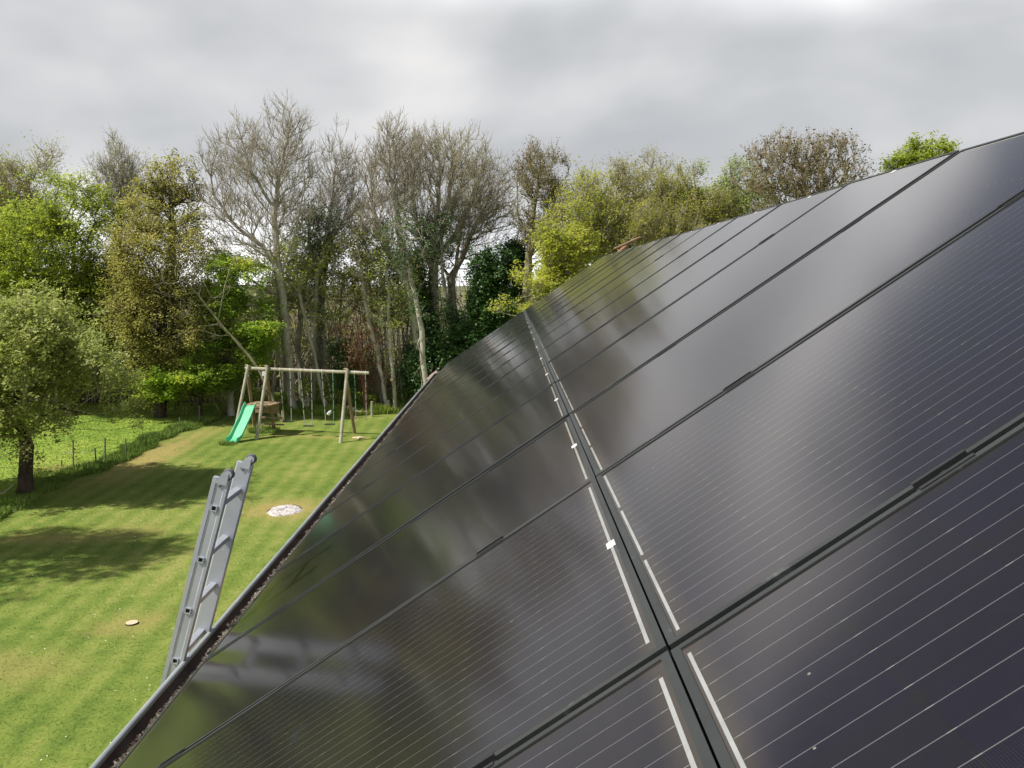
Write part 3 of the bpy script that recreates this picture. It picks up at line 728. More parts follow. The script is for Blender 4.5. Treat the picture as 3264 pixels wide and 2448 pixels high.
# K ivy
tree('ivy_clad_tree', 'dark glossy ivy-clad dome between the bare trunks and the yellow tree', 'tree',
     [tr([(1050, 890), (1050, 700), (1055, 560)], 36)],
     [blobD(1045, 610, 36, 42, 62), blobD(1060, 680, 36, 58, 65), blobD(1085, 590, 36, 28, 42), blobD(1030, 740, 36, 60, 50)],
     900, 301, 0.2, 'bark_dark', 'leaf_ivy', 0.06, 40000, 0.18, 1, 0.3, 0.0, 0.1, 0.5, 0.2, 0.3, 0.007, shell=0.5)
tree('ivy_clad_tree', 'small dark ivy crown just behind the top of the ivy dome', 'tree',
     [tr([(1112, 890), (1112, 700), (1112, 560)], 38)], [blobD(1112, 545, 38, 24, 32), blobD(1110, 610, 38, 20, 50)],
     260, 302, 0.12, 'bark_dark', 'leaf_ivy', 0.06, 9000, 0.18, 1, 0.3, 0.0, 0.1, 0.5, 0.2, 0.3, 0.007)
tree('ivy_clad_tree', 'tall narrow ivy column on the trunk left of the dark dome', 'tree',
     [tr([(905, 890), (900, 700), (897, 540)], 37.5)],
     [blobD(898, 600, 37.5, 22, 70), blobD(905, 720, 37.5, 32, 80), blobD(915, 830, 37.5, 35, 60)],
     520, 303, 0.15, 'bark_dark', 'leaf_ivy', 0.06, 17000, 0.2, 1, 0.3, 0.0, 0.25, 0.5, 0.2, 0.3, 0.007)
tree('ivy_clad_tree', 'wide ivy curtain over the low trunks right beside the gutter end', 'tree',
     [tr([(965, 890), (960, 760), (965, 650)], 36.5)],
     [blobD(965, 720, 36.5, 50, 60), blobD(930, 800, 36.5, 60, 60), blobD(1000, 790, 36.5, 60, 70), blobD(975, 850, 36.5, 60, 50), blobD(1045, 770, 36.5, 60, 50)],
     900, 304, 0.15, 'bark_dark', 'leaf_ivy', 0.06, 32000, 0.24, 2, 0.4, 0.0, 0.35, 0.5, 0.2, 0.3, 0.007)
tree('holly_bush', 'glossy ivy bush lit by sun behind the swing beam', 'bush',
     [tr([(742, 892), (742, 840), (742, 780)], 36)], [blobD(735, 760, 36, 18, 25), blobD(745, 800, 36, 20, 40)],
     160, 305, 0.05, 'bark_dark', 'leaf_ivy', 0.055, 3800, 0.15, 1, 0.3, 0.0, 0.2, 0.4, 0.1, 0.3, 0.007)
# L yellow-green maple
tree('maple_tree', 'bright yellow-green maple just above the far end of the panels', 'tree',
     [tr([(1150, 890), (1165, 740), (1180, 560)], 34)],
     [blobD(1185, 560, 34, 55, 50), blobD(1150, 620, 34, 60, 45), blobD(1230, 540, 34, 50, 60), blobD(1130, 660, 34, 50, 20), blobD(1200, 650, 34, 60, 50), blobD(1215, 480, 34, 40, 40)],
     900, 306, 0.14, 'bark_grey', 'leaf_yellow', 0.055, 30000, 0.17, 4, 0.5, 0.3, 0.45, 0.45, 0.15, 0.7, 0.008, layer=0.35)
# M mixed back trees on the right
RB = [(1265, 440, 60, 70, 'leaf_yellow', 16000, 'yellow-green topped tree left of the long olive hedge of crowns', 36, 900),
      (1330, 440, 65, 75, 'leaf_olive', 20000, 'olive twiggy tree above the far roof tile', 38, 1200),
      (1390, 420, 55, 80, 'leaf_olive', 12000, 'taller mostly bare olive tree with a thin pointed top', 41, 1200),
      (1450, 450, 60, 70, 'leaf_olive', 24000, 'dense olive-yellow tree in the middle of the right-hand row', 38, 1200),
      (1500, 420, 40, 50, 'leaf_mid', 12000, 'fresh green round topped tree in the right-hand row', 38, 500),
      (1585, 430, 50, 60, 'leaf_mid', 17000, 'green tree just left of the dark-budded tree', 38, 700),
      (1530, 470, 55, 45, 'leaf_olive', 14000, 'low olive tree under the green tops in the right-hand row', 37, 600),
      (1400, 500, 90, 45, 'leaf_olive', 20000, 'low twiggy brown-green thicket tree along the panel edge', 36, 900)]
for i, (cx, cy, rx, ry, lf, nl, lab, dist, npt) in enumerate(RB):
    tree('mixed_tree', lab, 'tree', [tr([(cx, 860), (cx + 4, 640), (cx - 3, cy + 20), (cx, cy - ry * 0.4)], dist)],
         [blobD(cx, cy, dist, rx, ry), blobD(cx - rx * 0.5, cy + ry * 0.8, dist, rx, ry), blobD(cx + rx * 0.5, cy + ry * 0.7, dist, rx, ry), blobD(cx + rx * 0.1, cy - ry * 0.7, dist, rx * 0.35, ry * 0.5, None, 1.5)],
         int(npt * 0.75), 400 + i, 0.16, 'bark_tan', lf, 0.046, int(nl * 0.8), 0.13, 3, 0.62, 0.7, 0.35, 0.42, 0.3, 0.3, 0.009, minr=0.009, group=None)
# white blossom glimpses
o = mesh_np('hawthorn_blossom', *leaves(np.concatenate([R.normal(0, 1, (500, 3)) * [0.5, 0.4, 0.35] + D(x, y, 39) for x, y in ((1255, 520), (1320, 530), (1420, 515), (1230, 500))]), 0.05, R, 0.2), M['blossom'])
tag(o, 'white hawthorn blossom glimpsed through the twigs above the far panels', 'blossom', kind='stuff')
# N dark-budded
tree('dark_budded_tree', 'bare tree with dark clustered buds standing above the right-hand panels', 'tree',
     [tr([(1725, 900), (1728, 600), (1730, 470), (1735, 400)], 33), [D(1728, 520, 33), D(1680, 440, 33), D(1650, 380, 33)], [D(1729, 500, 33), D(1790, 430, 33), D(1830, 370, 33)]],
     [blobD(1690, 380, 33, 75, 70), blobD(1780, 380, 33, 80, 70), blobD(1640, 380, 33, 45, 45), blobD(1690, 330, 33, 45, 35), blobD(1785, 330, 33, 35, 35), blobD(1835, 360, 33, 30, 45), blobD(1730, 440, 33, 110, 50)],
     850, 501, 0.2, 'bark_lichen', 'bud_dark', 0.046, 10500, 0.07, 3, 0.5, 0.8, 0.25, 0.4, 0.4, 0.3, 0.009, minr=0.0085, shell=0.3)
# O green chestnut-like
tree('green_leaved_tree', 'tree with rounded fresh green leaf clumps at the right behind the panels', 'tree',
     [tr([(1970, 700), (1970, 500), (1975, 380)], 31)],
     [blobD(1985, 360, 31, 45, 35), blobD(1940, 365, 31, 35, 25), blobD(2020, 340, 31, 35, 28), blobD(1900, 378, 31, 20, 30), blobD(1975, 335, 31, 14, 22, None, 1.5), blobD(1980, 420, 31, 90, 40)],
     420, 502, 0.15, 'bark_dark', 'leaf_hornbeam', 0.06, 22000, 0.16, 2, 0.35, 0.4, 0.2, 0.4, 0.2, 0.4, 0.008)

# ------------------------------------------------------------------ undergrowth, deeper wood (mass nobody could count)
rng = np.random.default_rng(77)
def mass(name, n, xr, yr, hfun, size, mat, label, cat, dens=None, seed=1):
    r = np.random.default_rng(seed)
    x = r.uniform(*xr, n); y = r.uniform(*yr, n); z = r.random(n) ** 0.8 * hfun(x, y)
    s = np.sin(x * 1.7 + y) * np.sin(y * 1.3 + z * 1.1) + 0.6 * np.sin(x * 3.7 + z * 2.1)
    k = s > -0.5 + r.uniform(-0.5, 0.5, n)
    P = np.stack([x, y, z], 1)[k]
    v, f = leaves(P, size, r, 0.4)
    o = mesh_np(name, v, f, M[mat]); tag(o, label, cat, kind='stuff')
hf = lambda x, y: 3.6 + 1.2 * np.sin(x * 0.45 + 1) + 0.6 * np.sin(x * 1.1)
mass('wood_undergrowth', 52000, (-32, 6), (40.5, 48), hf, 0.10, 'leaf_under', 'shaded olive undergrowth filling the wood between the trunks', 'undergrowth', seed=5)
mass('low_bushes', 20000, (-13.5, 2), (36.4, 39.5), lambda x, y: 0.9 + 0.5 * np.sin(x * 1.3), 0.06, 'leaf_mid', 'low green bushes and nettles along the foot of the wood', 'undergrowth', seed=6)
mass('left_bushes', 26000, (-32, -12), (38.8, 43), lambda x, y: 2.6 + 0.8 * np.sin(x * 0.8), 0.07, 'leaf_under', 'dark bushes behind the wire fence under the hornbeams', 'undergrowth', seed=7)
mass('far_hedge', 22000, (-45, 45), (58, 70), lambda x, y: 5.0 + 0.7 * np.sin(x * 0.4) + 0.7 * np.sin(x * 1.3 + y) + 0.5 * np.sin(x * 3.1), 0.2, 'leaf_under', 'far hedge line behind the wood against the bright sky', 'hedge', seed=8)
# tangle of thin stems in the wood
n = 1500
x = rng.uniform(-26, 4, n); y = rng.uniform(38.5, 50, n); h = rng.uniform(1.5, 6.5, n)
P0 = np.stack([x, y, np.zeros(n) - 0.1], 1); P1 = P0 + np.stack([rng.normal(0, 0.5, n), rng.normal(0, 0.4, n), h * 0.55], 1); P2 = P1 + np.stack([rng.normal(0, 0.6, n), rng.normal(0, 0.5, n), h * 0.45], 1)
rr = rng.uniform(0.012, 0.05, n)
parts = [tubes(P0, P1, rr, rr * 0.8, 5), tubes(P1, P2, rr * 0.8, rr * 0.4, 5)]
nb = 7000
k = rng.integers(0, n, nb); t_ = rng.random(nb)[:, None]; q0 = P0[k] * (1 - t_) + P2[k] * t_
q1 = q0 + np.stack([rng.normal(0, 0.45, nb), rng.normal(0, 0.45, nb), rng.uniform(-0.1, 0.8, nb)], 1)
parts.append(tubes(q0, q1, np.full(nb, 0.010), np.full(nb, 0.006), 3))
v, f = join(parts); o = mesh_np('wood_stems', v, f, M['bark_tan']); tag(o, 'thicket of thin brown stems and twigs inside the wood', 'thicket', kind='stuff')
# earth bank in the shade behind
b_ = grid_sheet('earth_bank', -60, 30, 43, 56, 60, 14, 0, M['litter'], 0.0)
co_ = np.zeros(len(b_.data.vertices) * 3, dtype=np.float32); b_.data.vertices.foreach_get('co', co_); co_ = co_.reshape(-1, 3)
co_[:, 2] = np.clip((co_[:, 1] - 43) / 4.5, 0, 1) * (2.2 + 0.5 * np.sin(co_[:, 0] * 0.35) + 0.2 * np.sin(co_[:, 0] * 1.7)) * np.clip((56 - co_[:, 1]) / 4.0, 0, 1)
b_.data.vertices.foreach_set('co', co_.ravel()); b_['kind'] = 'structure'

# ------------------------------------------------------------------ house: roof, gutter, walls
TH = 0.6006
CT, ST = math.cos(TH), math.sin(TH)
OX, OY, OZ = 0.2047, 1.085, GH - 0.4772     # seam of the two panel rows at gap 0
def rp3(u, v, w=0.0):                        # roof coords: u along the eave, v up the slope, w off the panel plane
    return Vector((OX + v * CT - w * ST, OY + u, OZ + v * ST + w * CT))
YE0, YE1 = -3.0, 15.15
M['tile'] = simple('clay_tile', (0.30, 0.13, 0.075), (0.50, 0.28, 0.18), 14, 0.85, bmp=0.4)
M['old_clay'] = simple('weathered_clay', (0.24, 0.155, 0.12), (0.36, 0.25, 0.19), 20, 0.9)
M['roof_dark'] = simple('roof_underlay', (0.03, 0.026, 0.022), (0.07, 0.055, 0.045), 5, 0.9)
M['brick'] = None
m, t, b, o = new_mat('brick_wall')
bk = t.nodes.new('ShaderNodeTexBrick'); bk.inputs['Scale'].default_value = 4.5
bk.inputs['Color1'].default_value = (0.30, 0.11, 0.06, 1); bk.inputs['Color2'].default_value = (0.40, 0.17, 0.10, 1); bk.inputs['Mortar'].default_value = (0.42, 0.38, 0.33, 1)
mpn = t.nodes.new('ShaderNodeMapping'); mpn.inputs['Rotation'].default_value = (PI / 2, 0, 0); t.links.new(coords(t), mpn.inputs[0]); t.links.new(mpn.outputs[0], bk.inputs['Vector'])
t.links.new(bk.outputs[0], b.inputs['Base Color']); b.inputs['Roughness'].default_value = 0.9
M['brick'] = m
m, t, b, o = new_mat('zinc')
n_ = noise(t, 3.0, 6, 0.6, coords(t)); n2_ = noise(t, 40, 3, 0.6, coords(t))
r_c = ramp(t, n_.outputs['Fac'], [(0.3, (0.27, 0.30, 0.31)), (0.55, (0.36, 0.395, 0.405)), (0.72, (0.46, 0.49, 0.49))])
t.links.new(r_c.outputs[0], b.inputs['Base Color']); b.inputs['Metallic'].default_value = 0.35; b.inputs['Roughness'].default_value = 0.5
bump(t, b, n2_.outputs['Fac'], 0.15, 0.003)
M['zinc'] = m
M['zinc_in'] = simple('shaded_dirty_zinc', (0.045, 0.032, 0.026), (0.13, 0.10, 0.085), 6, 0.75, bmp=0.2)  # brown grime, with the trough's inner shade mixed into the colour

house = empty('brick_house', (1.9, OY, 0)); tag(house, 'brick house whose tiled roof slope carries the black solar panels', 'house')
hl = Matrix.Translation((-1.9, -OY, 0))
RIDGE_V = 1.93
def hb(mb, name, mat, smooth=False, bevel=0.0, par=None):
    o = mb.build(name, mat, None, smooth, bevel); o.parent = par or house
    o.location = (-1.9, -OY, 0); return o
# roof slope under the panels (slab) and the far slope
u0, u1 = YE0 - OY, YE1 - OY - 0.05
RW = -0.135
mb = MB()
a0, a1 = rp3(u0, -1.70, RW), rp3(u1, -1.70, RW); c0, c1 = rp3(u0, RIDGE_V, RW), rp3(u1, RIDGE_V, RW)
dn = Vector((ST, 0, -CT)) * 0.10
mb.add([a0, a1, c1, c0, a0 + dn, a1 + dn, c1 + dn, c0 + dn], [(0, 3, 2, 1), (4, 5, 6, 7), (0, 1, 5, 4), (1, 2, 6, 5), (2, 3, 7, 6), (3, 0, 4, 7)])
hb(mb, 'roof_slope', M['roof_dark'])
mb = MB(); xr = c0.x; zr = c0.z
f0 = Vector((xr + 3.05, YE0, zr - 3.05 * math.tan(TH))); f1 = Vector((xr + 3.05, YE1 - 0.05, f0.z))
dz = Vector((0, 0, -0.1))
mb.add([c0, c1, f1, f0, c0 + dz, c1 + dz, f1 + dz, f0 + dz], [(0, 1, 2, 3), (4, 7, 6, 5), (0, 4, 5, 1), (1, 5, 6, 2), (2, 6, 7, 3), (3, 7, 4, 0)])
hb(mb, 'rear_roof_slope', M['tile'])
mb = MB(); mb.box((-0.85, YE0 + 0.1, -0.2), (-0.55, YE1 - 0.35, OZ - 1.25)); mb.box((f0.x - 0.5, YE0 + 0.1, -0.2), (f0.x - 0.2, YE1 - 0.35, f0.z + 0.1))
hb(mb, 'wall', M['brick'])
mb = MB()
gy = YE1 - 0.35
mb.add([(-0.85, gy, -0.2), (f0.x - 0.2, gy, -0.2), (f0.x - 0.2, gy, f0.z + 0.05), (xr, gy, zr - 0.15), (-0.85, gy, OZ - 1.25),
        (-0.85, gy - 0.3, -0.2), (f0.x - 0.2, gy - 0.3, -0.2), (f0.x - 0.2, gy - 0.3, f0.z + 0.05), (xr, gy - 0.3, zr - 0.15), (-0.85, gy - 0.3, OZ - 1.25)],
       [(0, 4, 3, 2, 1), (5, 6, 7, 8, 9), (0, 1, 6, 5), (1, 2, 7, 6), (2, 3, 8, 7), (3, 4, 9, 8), (4, 0, 5, 9)])
hb(mb, 'gable_wall', M['brick'])
# fascia under the eave
mb = MB(); mb.box((-1.17, YE0, OZ - 1.33), (-1.14, YE1 - 0.1, OZ - 1.12)); mb.box((-1.14, YE0, OZ - 1.33), (-0.85, YE1 - 0.1, OZ - 1.30))
hb(mb, 'fascia_board', simple('fascia', (0.55, 0.54, 0.5), (0.68, 0.67, 0.62), 4, 0.6))
# eave tiles: a curved course, one mesh shared
tm = MB(); W_ = 0.235
prof = []
for i in range(9):
    q = i / 8; prof.append((q * W_, 0.020 * math.sin(q * 2 * PI) + 0.012))
for (vv, zz) in ((0, 0), (0.32, 0.012)):
    pass
vs = []
for vv, zz in ((0, 0.0), (0.34, 0.014)):
    for (uu, hh) in prof: vs.append((uu, vv, hh + zz))
    for (uu, hh) in prof: vs.append((uu, vv, hh + zz - 0.016))
fs = []
for i in range(8):
    fs += [(i, i + 1, 18 + i + 1, 18 + i), (9 + i, 27 + i, 27 + i + 1, 9 + i + 1), (i, 9 + i, 9 + i + 1, i + 1), (18 + i, 19 + i, 28 + i, 27 + i)]
tm.add(vs, fs)
first = None
ML = Matrix(((0, CT, -ST), (1, 0, 0), (0, ST, CT)))   # local (u, v, w) -> world
ntile = 74
for i in range(ntile):
    if first is None:
        tl = tm.build('tile', M['tile']); first = tl
    else:
        tl = first.copy(); COL.objects.link(tl)
    tl.parent = house
    P = rp3(u0 + 0.08 + i * 0.245, -1.74, RW + 0.012)
    mw = ML.to_4x4(); mw.translation = P - Vector((1.9, OY, 0))
    tl.matrix_basis = mw
# verge tiles up the far gable and the ridge
vt = MB(); vt.box((0, 0, 0.0), (0.16, 0.34, 0.022)); vt.box((0.14, 0, -0.07), (0.16, 0.34, 0.0))
vt2 = vt.build('verge_tile', M['tile'], None, False, 0.004); vfirst = True
for i in range(12):
    tl = vt2 if vfirst else vt2.copy()
    if not vfirst: COL.objects.link(tl)
    vfirst = False; tl.parent = house
    P = rp3(u1 - 0.12, -1.74 + i * 0.315, RW + 0.035)
    mw = ML.to_4x4() @ Matrix.Rotation(math.radians(2.4), 4, 'X'); mw.translation = P - Vector((1.9, OY, 0)); tl.matrix_basis = mw
rt = MB(); n = 10
vs = []
for yy_ in (0, 0.42):
    s_ = 1.0 if yy_ else 0.9
    for k in range(n + 1):
        a_ = PI * k / n; vs.append((math.cos(a_) * 0.10 * s_, yy_, math.sin(a_) * 0.055 * s_ - 0.03))
fs = [(k, n + 1 + k, n + 2 + k, k + 1) for k in range(n)]
rt.add(vs, fs); r0 = rt.build('ridge_tile', M['tile'], None, True)
sol = r0.modifiers.new('t', 'SOLIDIFY'); sol.thickness = 0.014
nr = int((YE1 - YE0) / 0.4)
for i in range(nr):
    tl = r0 if i == 0 else r0.copy()
    if i: COL.objects.link(tl)
    tl.parent = house; tl.location = (xr - 1.9, YE0 + i * 0.4 - OY, zr - 0.02)
# lifted clay pieces at the far gable peak
def clay(pa, pb, w, h, name='gable_tile'):
    pa, pb = Vector(pa), Vector(pb); d = (pb - pa); q = d.to_track_quat('Y', 'Z'); L_ = d.length
    b_ = MB(); b_.box((-w / 2, 0, 0), (w / 2, L_, h)); o = b_.build(name, M['old_clay'], None, False, 0.006)
    o.rotation_mode = 'QUATERNION'; o.rotation_quaternion = q; o.location = pa - Vector((1.9, OY, 0)); o.parent = house
clay(at(1958, 795, 14.75), at(2042, 757, 14.55), 0.11, 0.022)
clay(at(2007, 770, 14.8), at(2023, 762, 14.8), 0.07, 0.015)
clay(at(1364, 1213, 14.55), at(1382, 1202, 14.75), 0.13, 0.03)
clay(at(1372, 1203, 14.8), at(1392, 1188, 14.85), 0.13, 0.03)
# gutter
RX, RZ = -1.345, GH - 1.553                   # outer rim
GR = 0.075; gcx = RX + GR; gcz = RZ
mb = MB(); mi = MB()
prof = []
nseg = 16
for k in range(nseg + 1):
    a_ = PI + PI * k / nseg; prof.append((gcx + GR * math.cos(a_), gcz + GR * 0.95 * math.sin(a_)))
ys = np.linspace(YE0, YE1, 30)
def sweep(m_, pr, ys, flip=False, mi_=0):
    k = len(pr); vs = [(p[0], y_, p[1]) for y_ in ys for p in pr]; fs = []
    for j in range(len(ys) - 1):
        for i in range(k - 1):
            q = (j * k + i, j * k + i + 1, (j + 1) * k + i + 1, (j + 1) * k + i)
            fs.append(q if not flip else tuple(reversed(q)))
    m_.add(vs, fs, mi_)
sweep(mb, prof, ys)
pin = [(gcx + (p[0] - gcx) * 0.975, gcz + (p[1] - gcz) * 0.975 + 0.0) for p in prof]
sweep(mb, pin, ys, True, 1)
gut = empty('gutter', (0, 0, 0)); gut.parent = house
o = hb(mb, 'gutter_trough', [M['zinc'], M['zinc_in']], True); 
mb = MB(); mb.tube([(RX - 0.004, YE0, RZ + 0.002), (RX - 0.004, YE1, RZ + 0.002)], 0.0125, 14); ob_ = hb(mb, 'gutter_bead', M['zinc'], True)
mb = MB(); vs = [(p[0], YE1, p[1]) for p in prof] + [(p[0], YE1 + 0.004, p[1]) for p in prof]
k = len(prof); mb.add(vs, [tuple(reversed(range(k))), tuple(range(k, 2 * k))] + [(i, i + 1, k + i + 1, k + i) for i in range(k - 1)] + [(k - 1, 0, k, 2 * k - 1)])
hb(mb, 'gutter_end_cap', M['zinc'])
bpy.data.objects.remove(gut)
kb = None
for i in range(22):
    yb = YE0 + 0.5 + i * 0.8
    if kb is None:
        b_ = MB(); pr = [(q[0] + (q[0] - gcx) * 0.05, q[1] + (q[1] - gcz) * 0.05) for q in prof]
        sweep(b_, pr, [-0.013, 0.013]); sweep(b_, [(q[0] + (q[0] - gcx) * 0.01, q[1] + (q[1] - gcz) * 0.01) for q in prof], [-0.013, 0.013], True)
        kb = b_.build('gutter_bracket', M['zinc']); ob = kb
    else:
        ob = kb.copy(); COL.objects.link(ob)
    ob.parent = house; ob.location = (-1.9, yb - OY, 0)
# leaf litter in the gutter and along the lower panel edge
rl = np.random.default_rng(31); nl = 7000
yl = rl.uniform(0.8, 15.0, nl) ** 1.0; q = np.abs(rl.normal(0, 0.45, nl))
ll = 0.55 + 0.45 * np.clip(1.2 - yl / 12, 0, 1)
q = np.minimum(q * (0.75 + 0.45 * np.sin(yl * 5.3) * np.sin(yl * 2.1 + 1) + 0.2 * np.sin(yl * 17)), 1.05); xl = gcx + 0.022 - q * 0.066; zl = gcz + 0.026 - q * 0.052 + 0.016 * rl.random(nl)
v, f = leaves(np.stack([xl, yl, zl], 1), 0.010, rl, 0.35, 0.4)
M['litter_leaf'] = leaf_mat('litter_leaf', [(0.04, 0.031, 0.023), (0.09, 0.071, 0.052), (0.16, 0.135, 0.105), (0.36, 0.33, 0.28)], 0.1, 6)
o = mesh_np('leaf_litter', v, f, M['litter_leaf']); tag(o, 'brown dead leaves and moss bits piled in the gutter', 'leaf litter', kind='stuff')
# silt bed below the litter
mb = MB(); bed = [(gcx - 0.03, gcz - GR * 0.90), (gcx - 0.022, gcz - 0.020), (gcx + 0.02, gcz + 0.020), (gcx + GR * 1.1, gcz + 0.022)]
sweep(mb, bed, ys); o = hb(mb, 'silt_bed', simple('silt', (0.05, 0.04, 0.03), (0.16, 0.13, 0.10), 30, 0.95, bmp=0.6))

# ------------------------------------------------------------------ solar panels
PW, PL, PITCHU = 0.990, 1.662, 1.010
m, t, b, o = new_mat('solar_glass')
co = coords(t); sp = t.nodes.new('ShaderNodeSeparateXYZ'); t.links.new(co, sp.inputs[0])
X_, Y_ = sp.outputs[0], sp.outputs[1]
cx = mth(t, 'DIVIDE', mth(t, 'SUBTRACT', X_, 0.024), 0.157); cy = mth(t, 'DIVIDE', mth(t, 'SUBTRACT', Y_, 0.032), 0.1598)
fx = mth(t, 'FRACT', cx); fy = mth(t, 'FRACT', cy)
ex = mth(t, 'SUBTRACT', 0.5, mth(t, 'ABSOLUTE', mth(t, 'SUBTRACT', fx, 0.5)))
ey = mth(t, 'SUBTRACT', 0.5, mth(t, 'ABSOLUTE', mth(t, 'SUBTRACT', fy, 0.5)))
inx = mth(t, 'MULTIPLY', mth(t, 'GREATER_THAN', cx, 0), mth(t, 'LESS_THAN', cx, 6))
iny = mth(t, 'MULTIPLY', mth(t, 'GREATER_THAN', cy, 0), mth(t, 'LESS_THAN', cy, 10))
cell = mth(t, 'MULTIPLY', mth(t, 'GREATER_THAN', ex, 0.008), mth(t, 'GREATER_THAN', ey, 0.008))
cell = mth(t, 'MULTIPLY', cell, mth(t, 'GREATER_THAN', mth(t, 'ADD', ex, ey), 0.075))
cell = mth(t, 'MULTIPLY', cell, mth(t, 'MULTIPLY', inx, iny))
bx = mth(t, 'ABSOLUTE', mth(t, 'SUBTRACT', mth(t, 'FRACT', mth(t, 'MULTIPLY', cx, 4)), 0.5))
bar = mth(t, 'LESS_THAN', bx, 0.0155)
bary = mth(t, 'MULTIPLY', mth(t, 'GREATER_THAN', Y_, 0.022), mth(t, 'LESS_THAN', Y_, PL - 0.022))
bar = mth(t, 'MULTIPLY', bar, mth(t, 'MULTIPLY', inx, bary))
fing = mth(t, 'GREATER_THAN', mth(t, 'ABSOLUTE', mth(t, 'SUBTRACT', mth(t, 'FRACT', mth(t, 'DIVIDE', Y_, 0.0026)), 0.5)), 0.36)
oi = t.nodes.new('ShaderNodeObjectInfo')
# tint differs from cell to cell
cid = t.nodes.new('ShaderNodeCombineXYZ')
t.links.new(mth(t, 'FLOOR', cx), cid.inputs[0]); t.links.new(mth(t, 'FLOOR', cy), cid.inputs[1]); t.links.new(mth(t, 'MULTIPLY', oi.outputs['Random'], 50), cid.inputs[2])
wn = t.nodes.new('ShaderNodeTexWhiteNoise'); t.links.new(cid.outputs[0], wn.inputs['Vector'])
big = noise(t, 2.2, 3, 0.5, co)
cc = mixc(t, wn.outputs['Value'], (0.0085, 0.0075, 0.011), (0.008, 0.007, 0.0145))
cc = mixc(t, mth(t, 'MULTIPLY', big.outputs['Fac'], 0.5), cc, (0.013, 0.010, 0.012))
cc = mixc(t, mth(t, 'MULTIPLY', fing, 0.38), cc, (0.030, 0.030, 0.036))
col = mixc(t, cell, (0.012, 0.011, 0.0105), cc)
sold = mth(t, 'MULTIPLY_ADD', mth(t, 'LESS_THAN', ey, 0.03), 0.09, 0.11)
gcol = t.nodes.new('ShaderNodeCombineColor')
for i in range(3): t.links.new(sold, gcol.inputs[i])
col = mixc(t, bar, col, gcol.outputs[0])
# dust film gathers at the two short edges and in faint blotches
dn_ = noise(t, 7, 6, 0.7, co); dn2 = noise(t, 60, 2, 0.6, co)
edge = mth(t, 'MINIMUM', Y_, mth(t, 'SUBTRACT', PL, Y_))
dq = t.nodes.new('ShaderNodeMapRange'); dq.inputs['From Min'].default_value = 0.055; dq.inputs['From Max'].default_value = 0.008; t.links.new(edge, dq.inputs['Value'])
dust = mth(t, 'MULTIPLY', dq.outputs[0], mth(t, 'MULTIPLY', dn_.outputs['Fac'], 0.35))
dust = mth(t, 'ADD', dust, mth(t, 'MULTIPLY', mth(t, 'SUBTRACT', dn2.outputs['Fac'], 0.3), 0.03))
dust = mth(t, 'MAXIMUM', dust, 0.0)
col = mixc(t, dust, col, (0.20, 0.155, 0.11))
sm = noise(t, 3.4, 5, 0.62, co, 1.2); smr = ramp(t, sm.outputs['Fac'], [(0.63, (0, 0, 0)), (0.70, (1, 1, 1))])
col = mixc(t, mth(t, 'MULTIPLY', smr.outputs[0], 0.35), col, (0.030, 0.035, 0.062))
vo = t.nodes.new('ShaderNodeTexVoronoi'); vo.inputs['Scale'].default_value = 9; t.links.new(co, vo.inputs['Vector'])
spk = mth(t, 'MULTIPLY', mth(t, 'LESS_THAN', vo.outputs['Distance'], 0.018), 0.6)
col = mixc(t, spk, col, (0.30, 0.28, 0.24))
t.links.new(col, b.inputs['Base Color'])
b.inputs['Specular IOR Level'].default_value = 0.0
rg = noise(t, 1.4, 2, 0.5, co)
rgh = t.nodes.new('ShaderNodeMapRange'); rgh.inputs['To Min'].default_value = 0.095; rgh.inputs['To Max'].default_value = 0.13
t.links.new(rg.outputs['Fac'], rgh.inputs['Value']); b.inputs['Roughness'].default_value = 0.9
def coat(t, b, o, rough):
    fr_ = t.nodes.new('ShaderNodeFresnel'); fr_.inputs['IOR'].default_value = 1.47
    fac = fr_.outputs[0]
    gs = t.nodes.new('ShaderNodeBsdfGlossy'); gs.inputs['Color'].default_value = (1, 0.985, 0.975, 1)
    if isinstance(rough, float): gs.inputs['Roughness'].default_value = rough
    else: t.links.new(rough, gs.inputs['Roughness'])
    mm = t.nodes.new('ShaderNodeMixShader'); t.links.new(fac, mm.inputs[0])
    t.links.new(b.outputs[0], mm.inputs[1]); t.links.new(gs.outputs[0], mm.inputs[2]); t.links.new(mm.outputs[0], o.inputs['Surface'])
coat(t, b, o, rgh.outputs[0])
M['glass'] = m
m, t, b, o = new_mat('black_frame')
co = coords(t); n_ = noise(t, 9, 6, 0.75, co); n2_ = noise(t, 3, 4, 0.6, co)
c1 = ramp(t, n2_.outputs['Fac'], [(0.35, (0.035, 0.04, 0.039)), (0.65, (0.055, 0.06, 0.058))])
sc_ = ramp(t, n_.outputs['Fac'], [(0.60, (0, 0, 0)), (0.72, (1, 1, 1))])
t.links.new(mixc(t, mth(t, 'MULTIPLY', sc_.outputs[0], 0.38), c1.outputs[0], (0.32, 0.34, 0.33)), b.inputs['Base Color'])
b.inputs['Metallic'].default_value = 0.3; b.inputs['Roughness'].default_value = 0.48
M['frame'] = m
m, t, b, o = new_mat('solder_ribbon')
n_ = noise(t, 14, 4, 0.6, coords(t)); rr_ = ramp(t, n_.outputs['Fac'], [(0.3, (0.24, 0.245, 0.24)), (0.7, (0.34, 0.345, 0.34))])
t.links.new(rr_.outputs[0], b.inputs['Base Color']); b.inputs['Specular IOR Level'].default_value = 0.0
coat(t, b, o, 0.13)
M['ribbon'] = m
M['sticker'] = simple('sticker', (0.62, 0.61, 0.60), (0.74, 0.73, 0.72), 8, 0.5)
M['black_metal'] = simple('black_metal', (0.018, 0.019, 0.02), (0.04, 0.042, 0.042), 12, 0.5, 0.2)
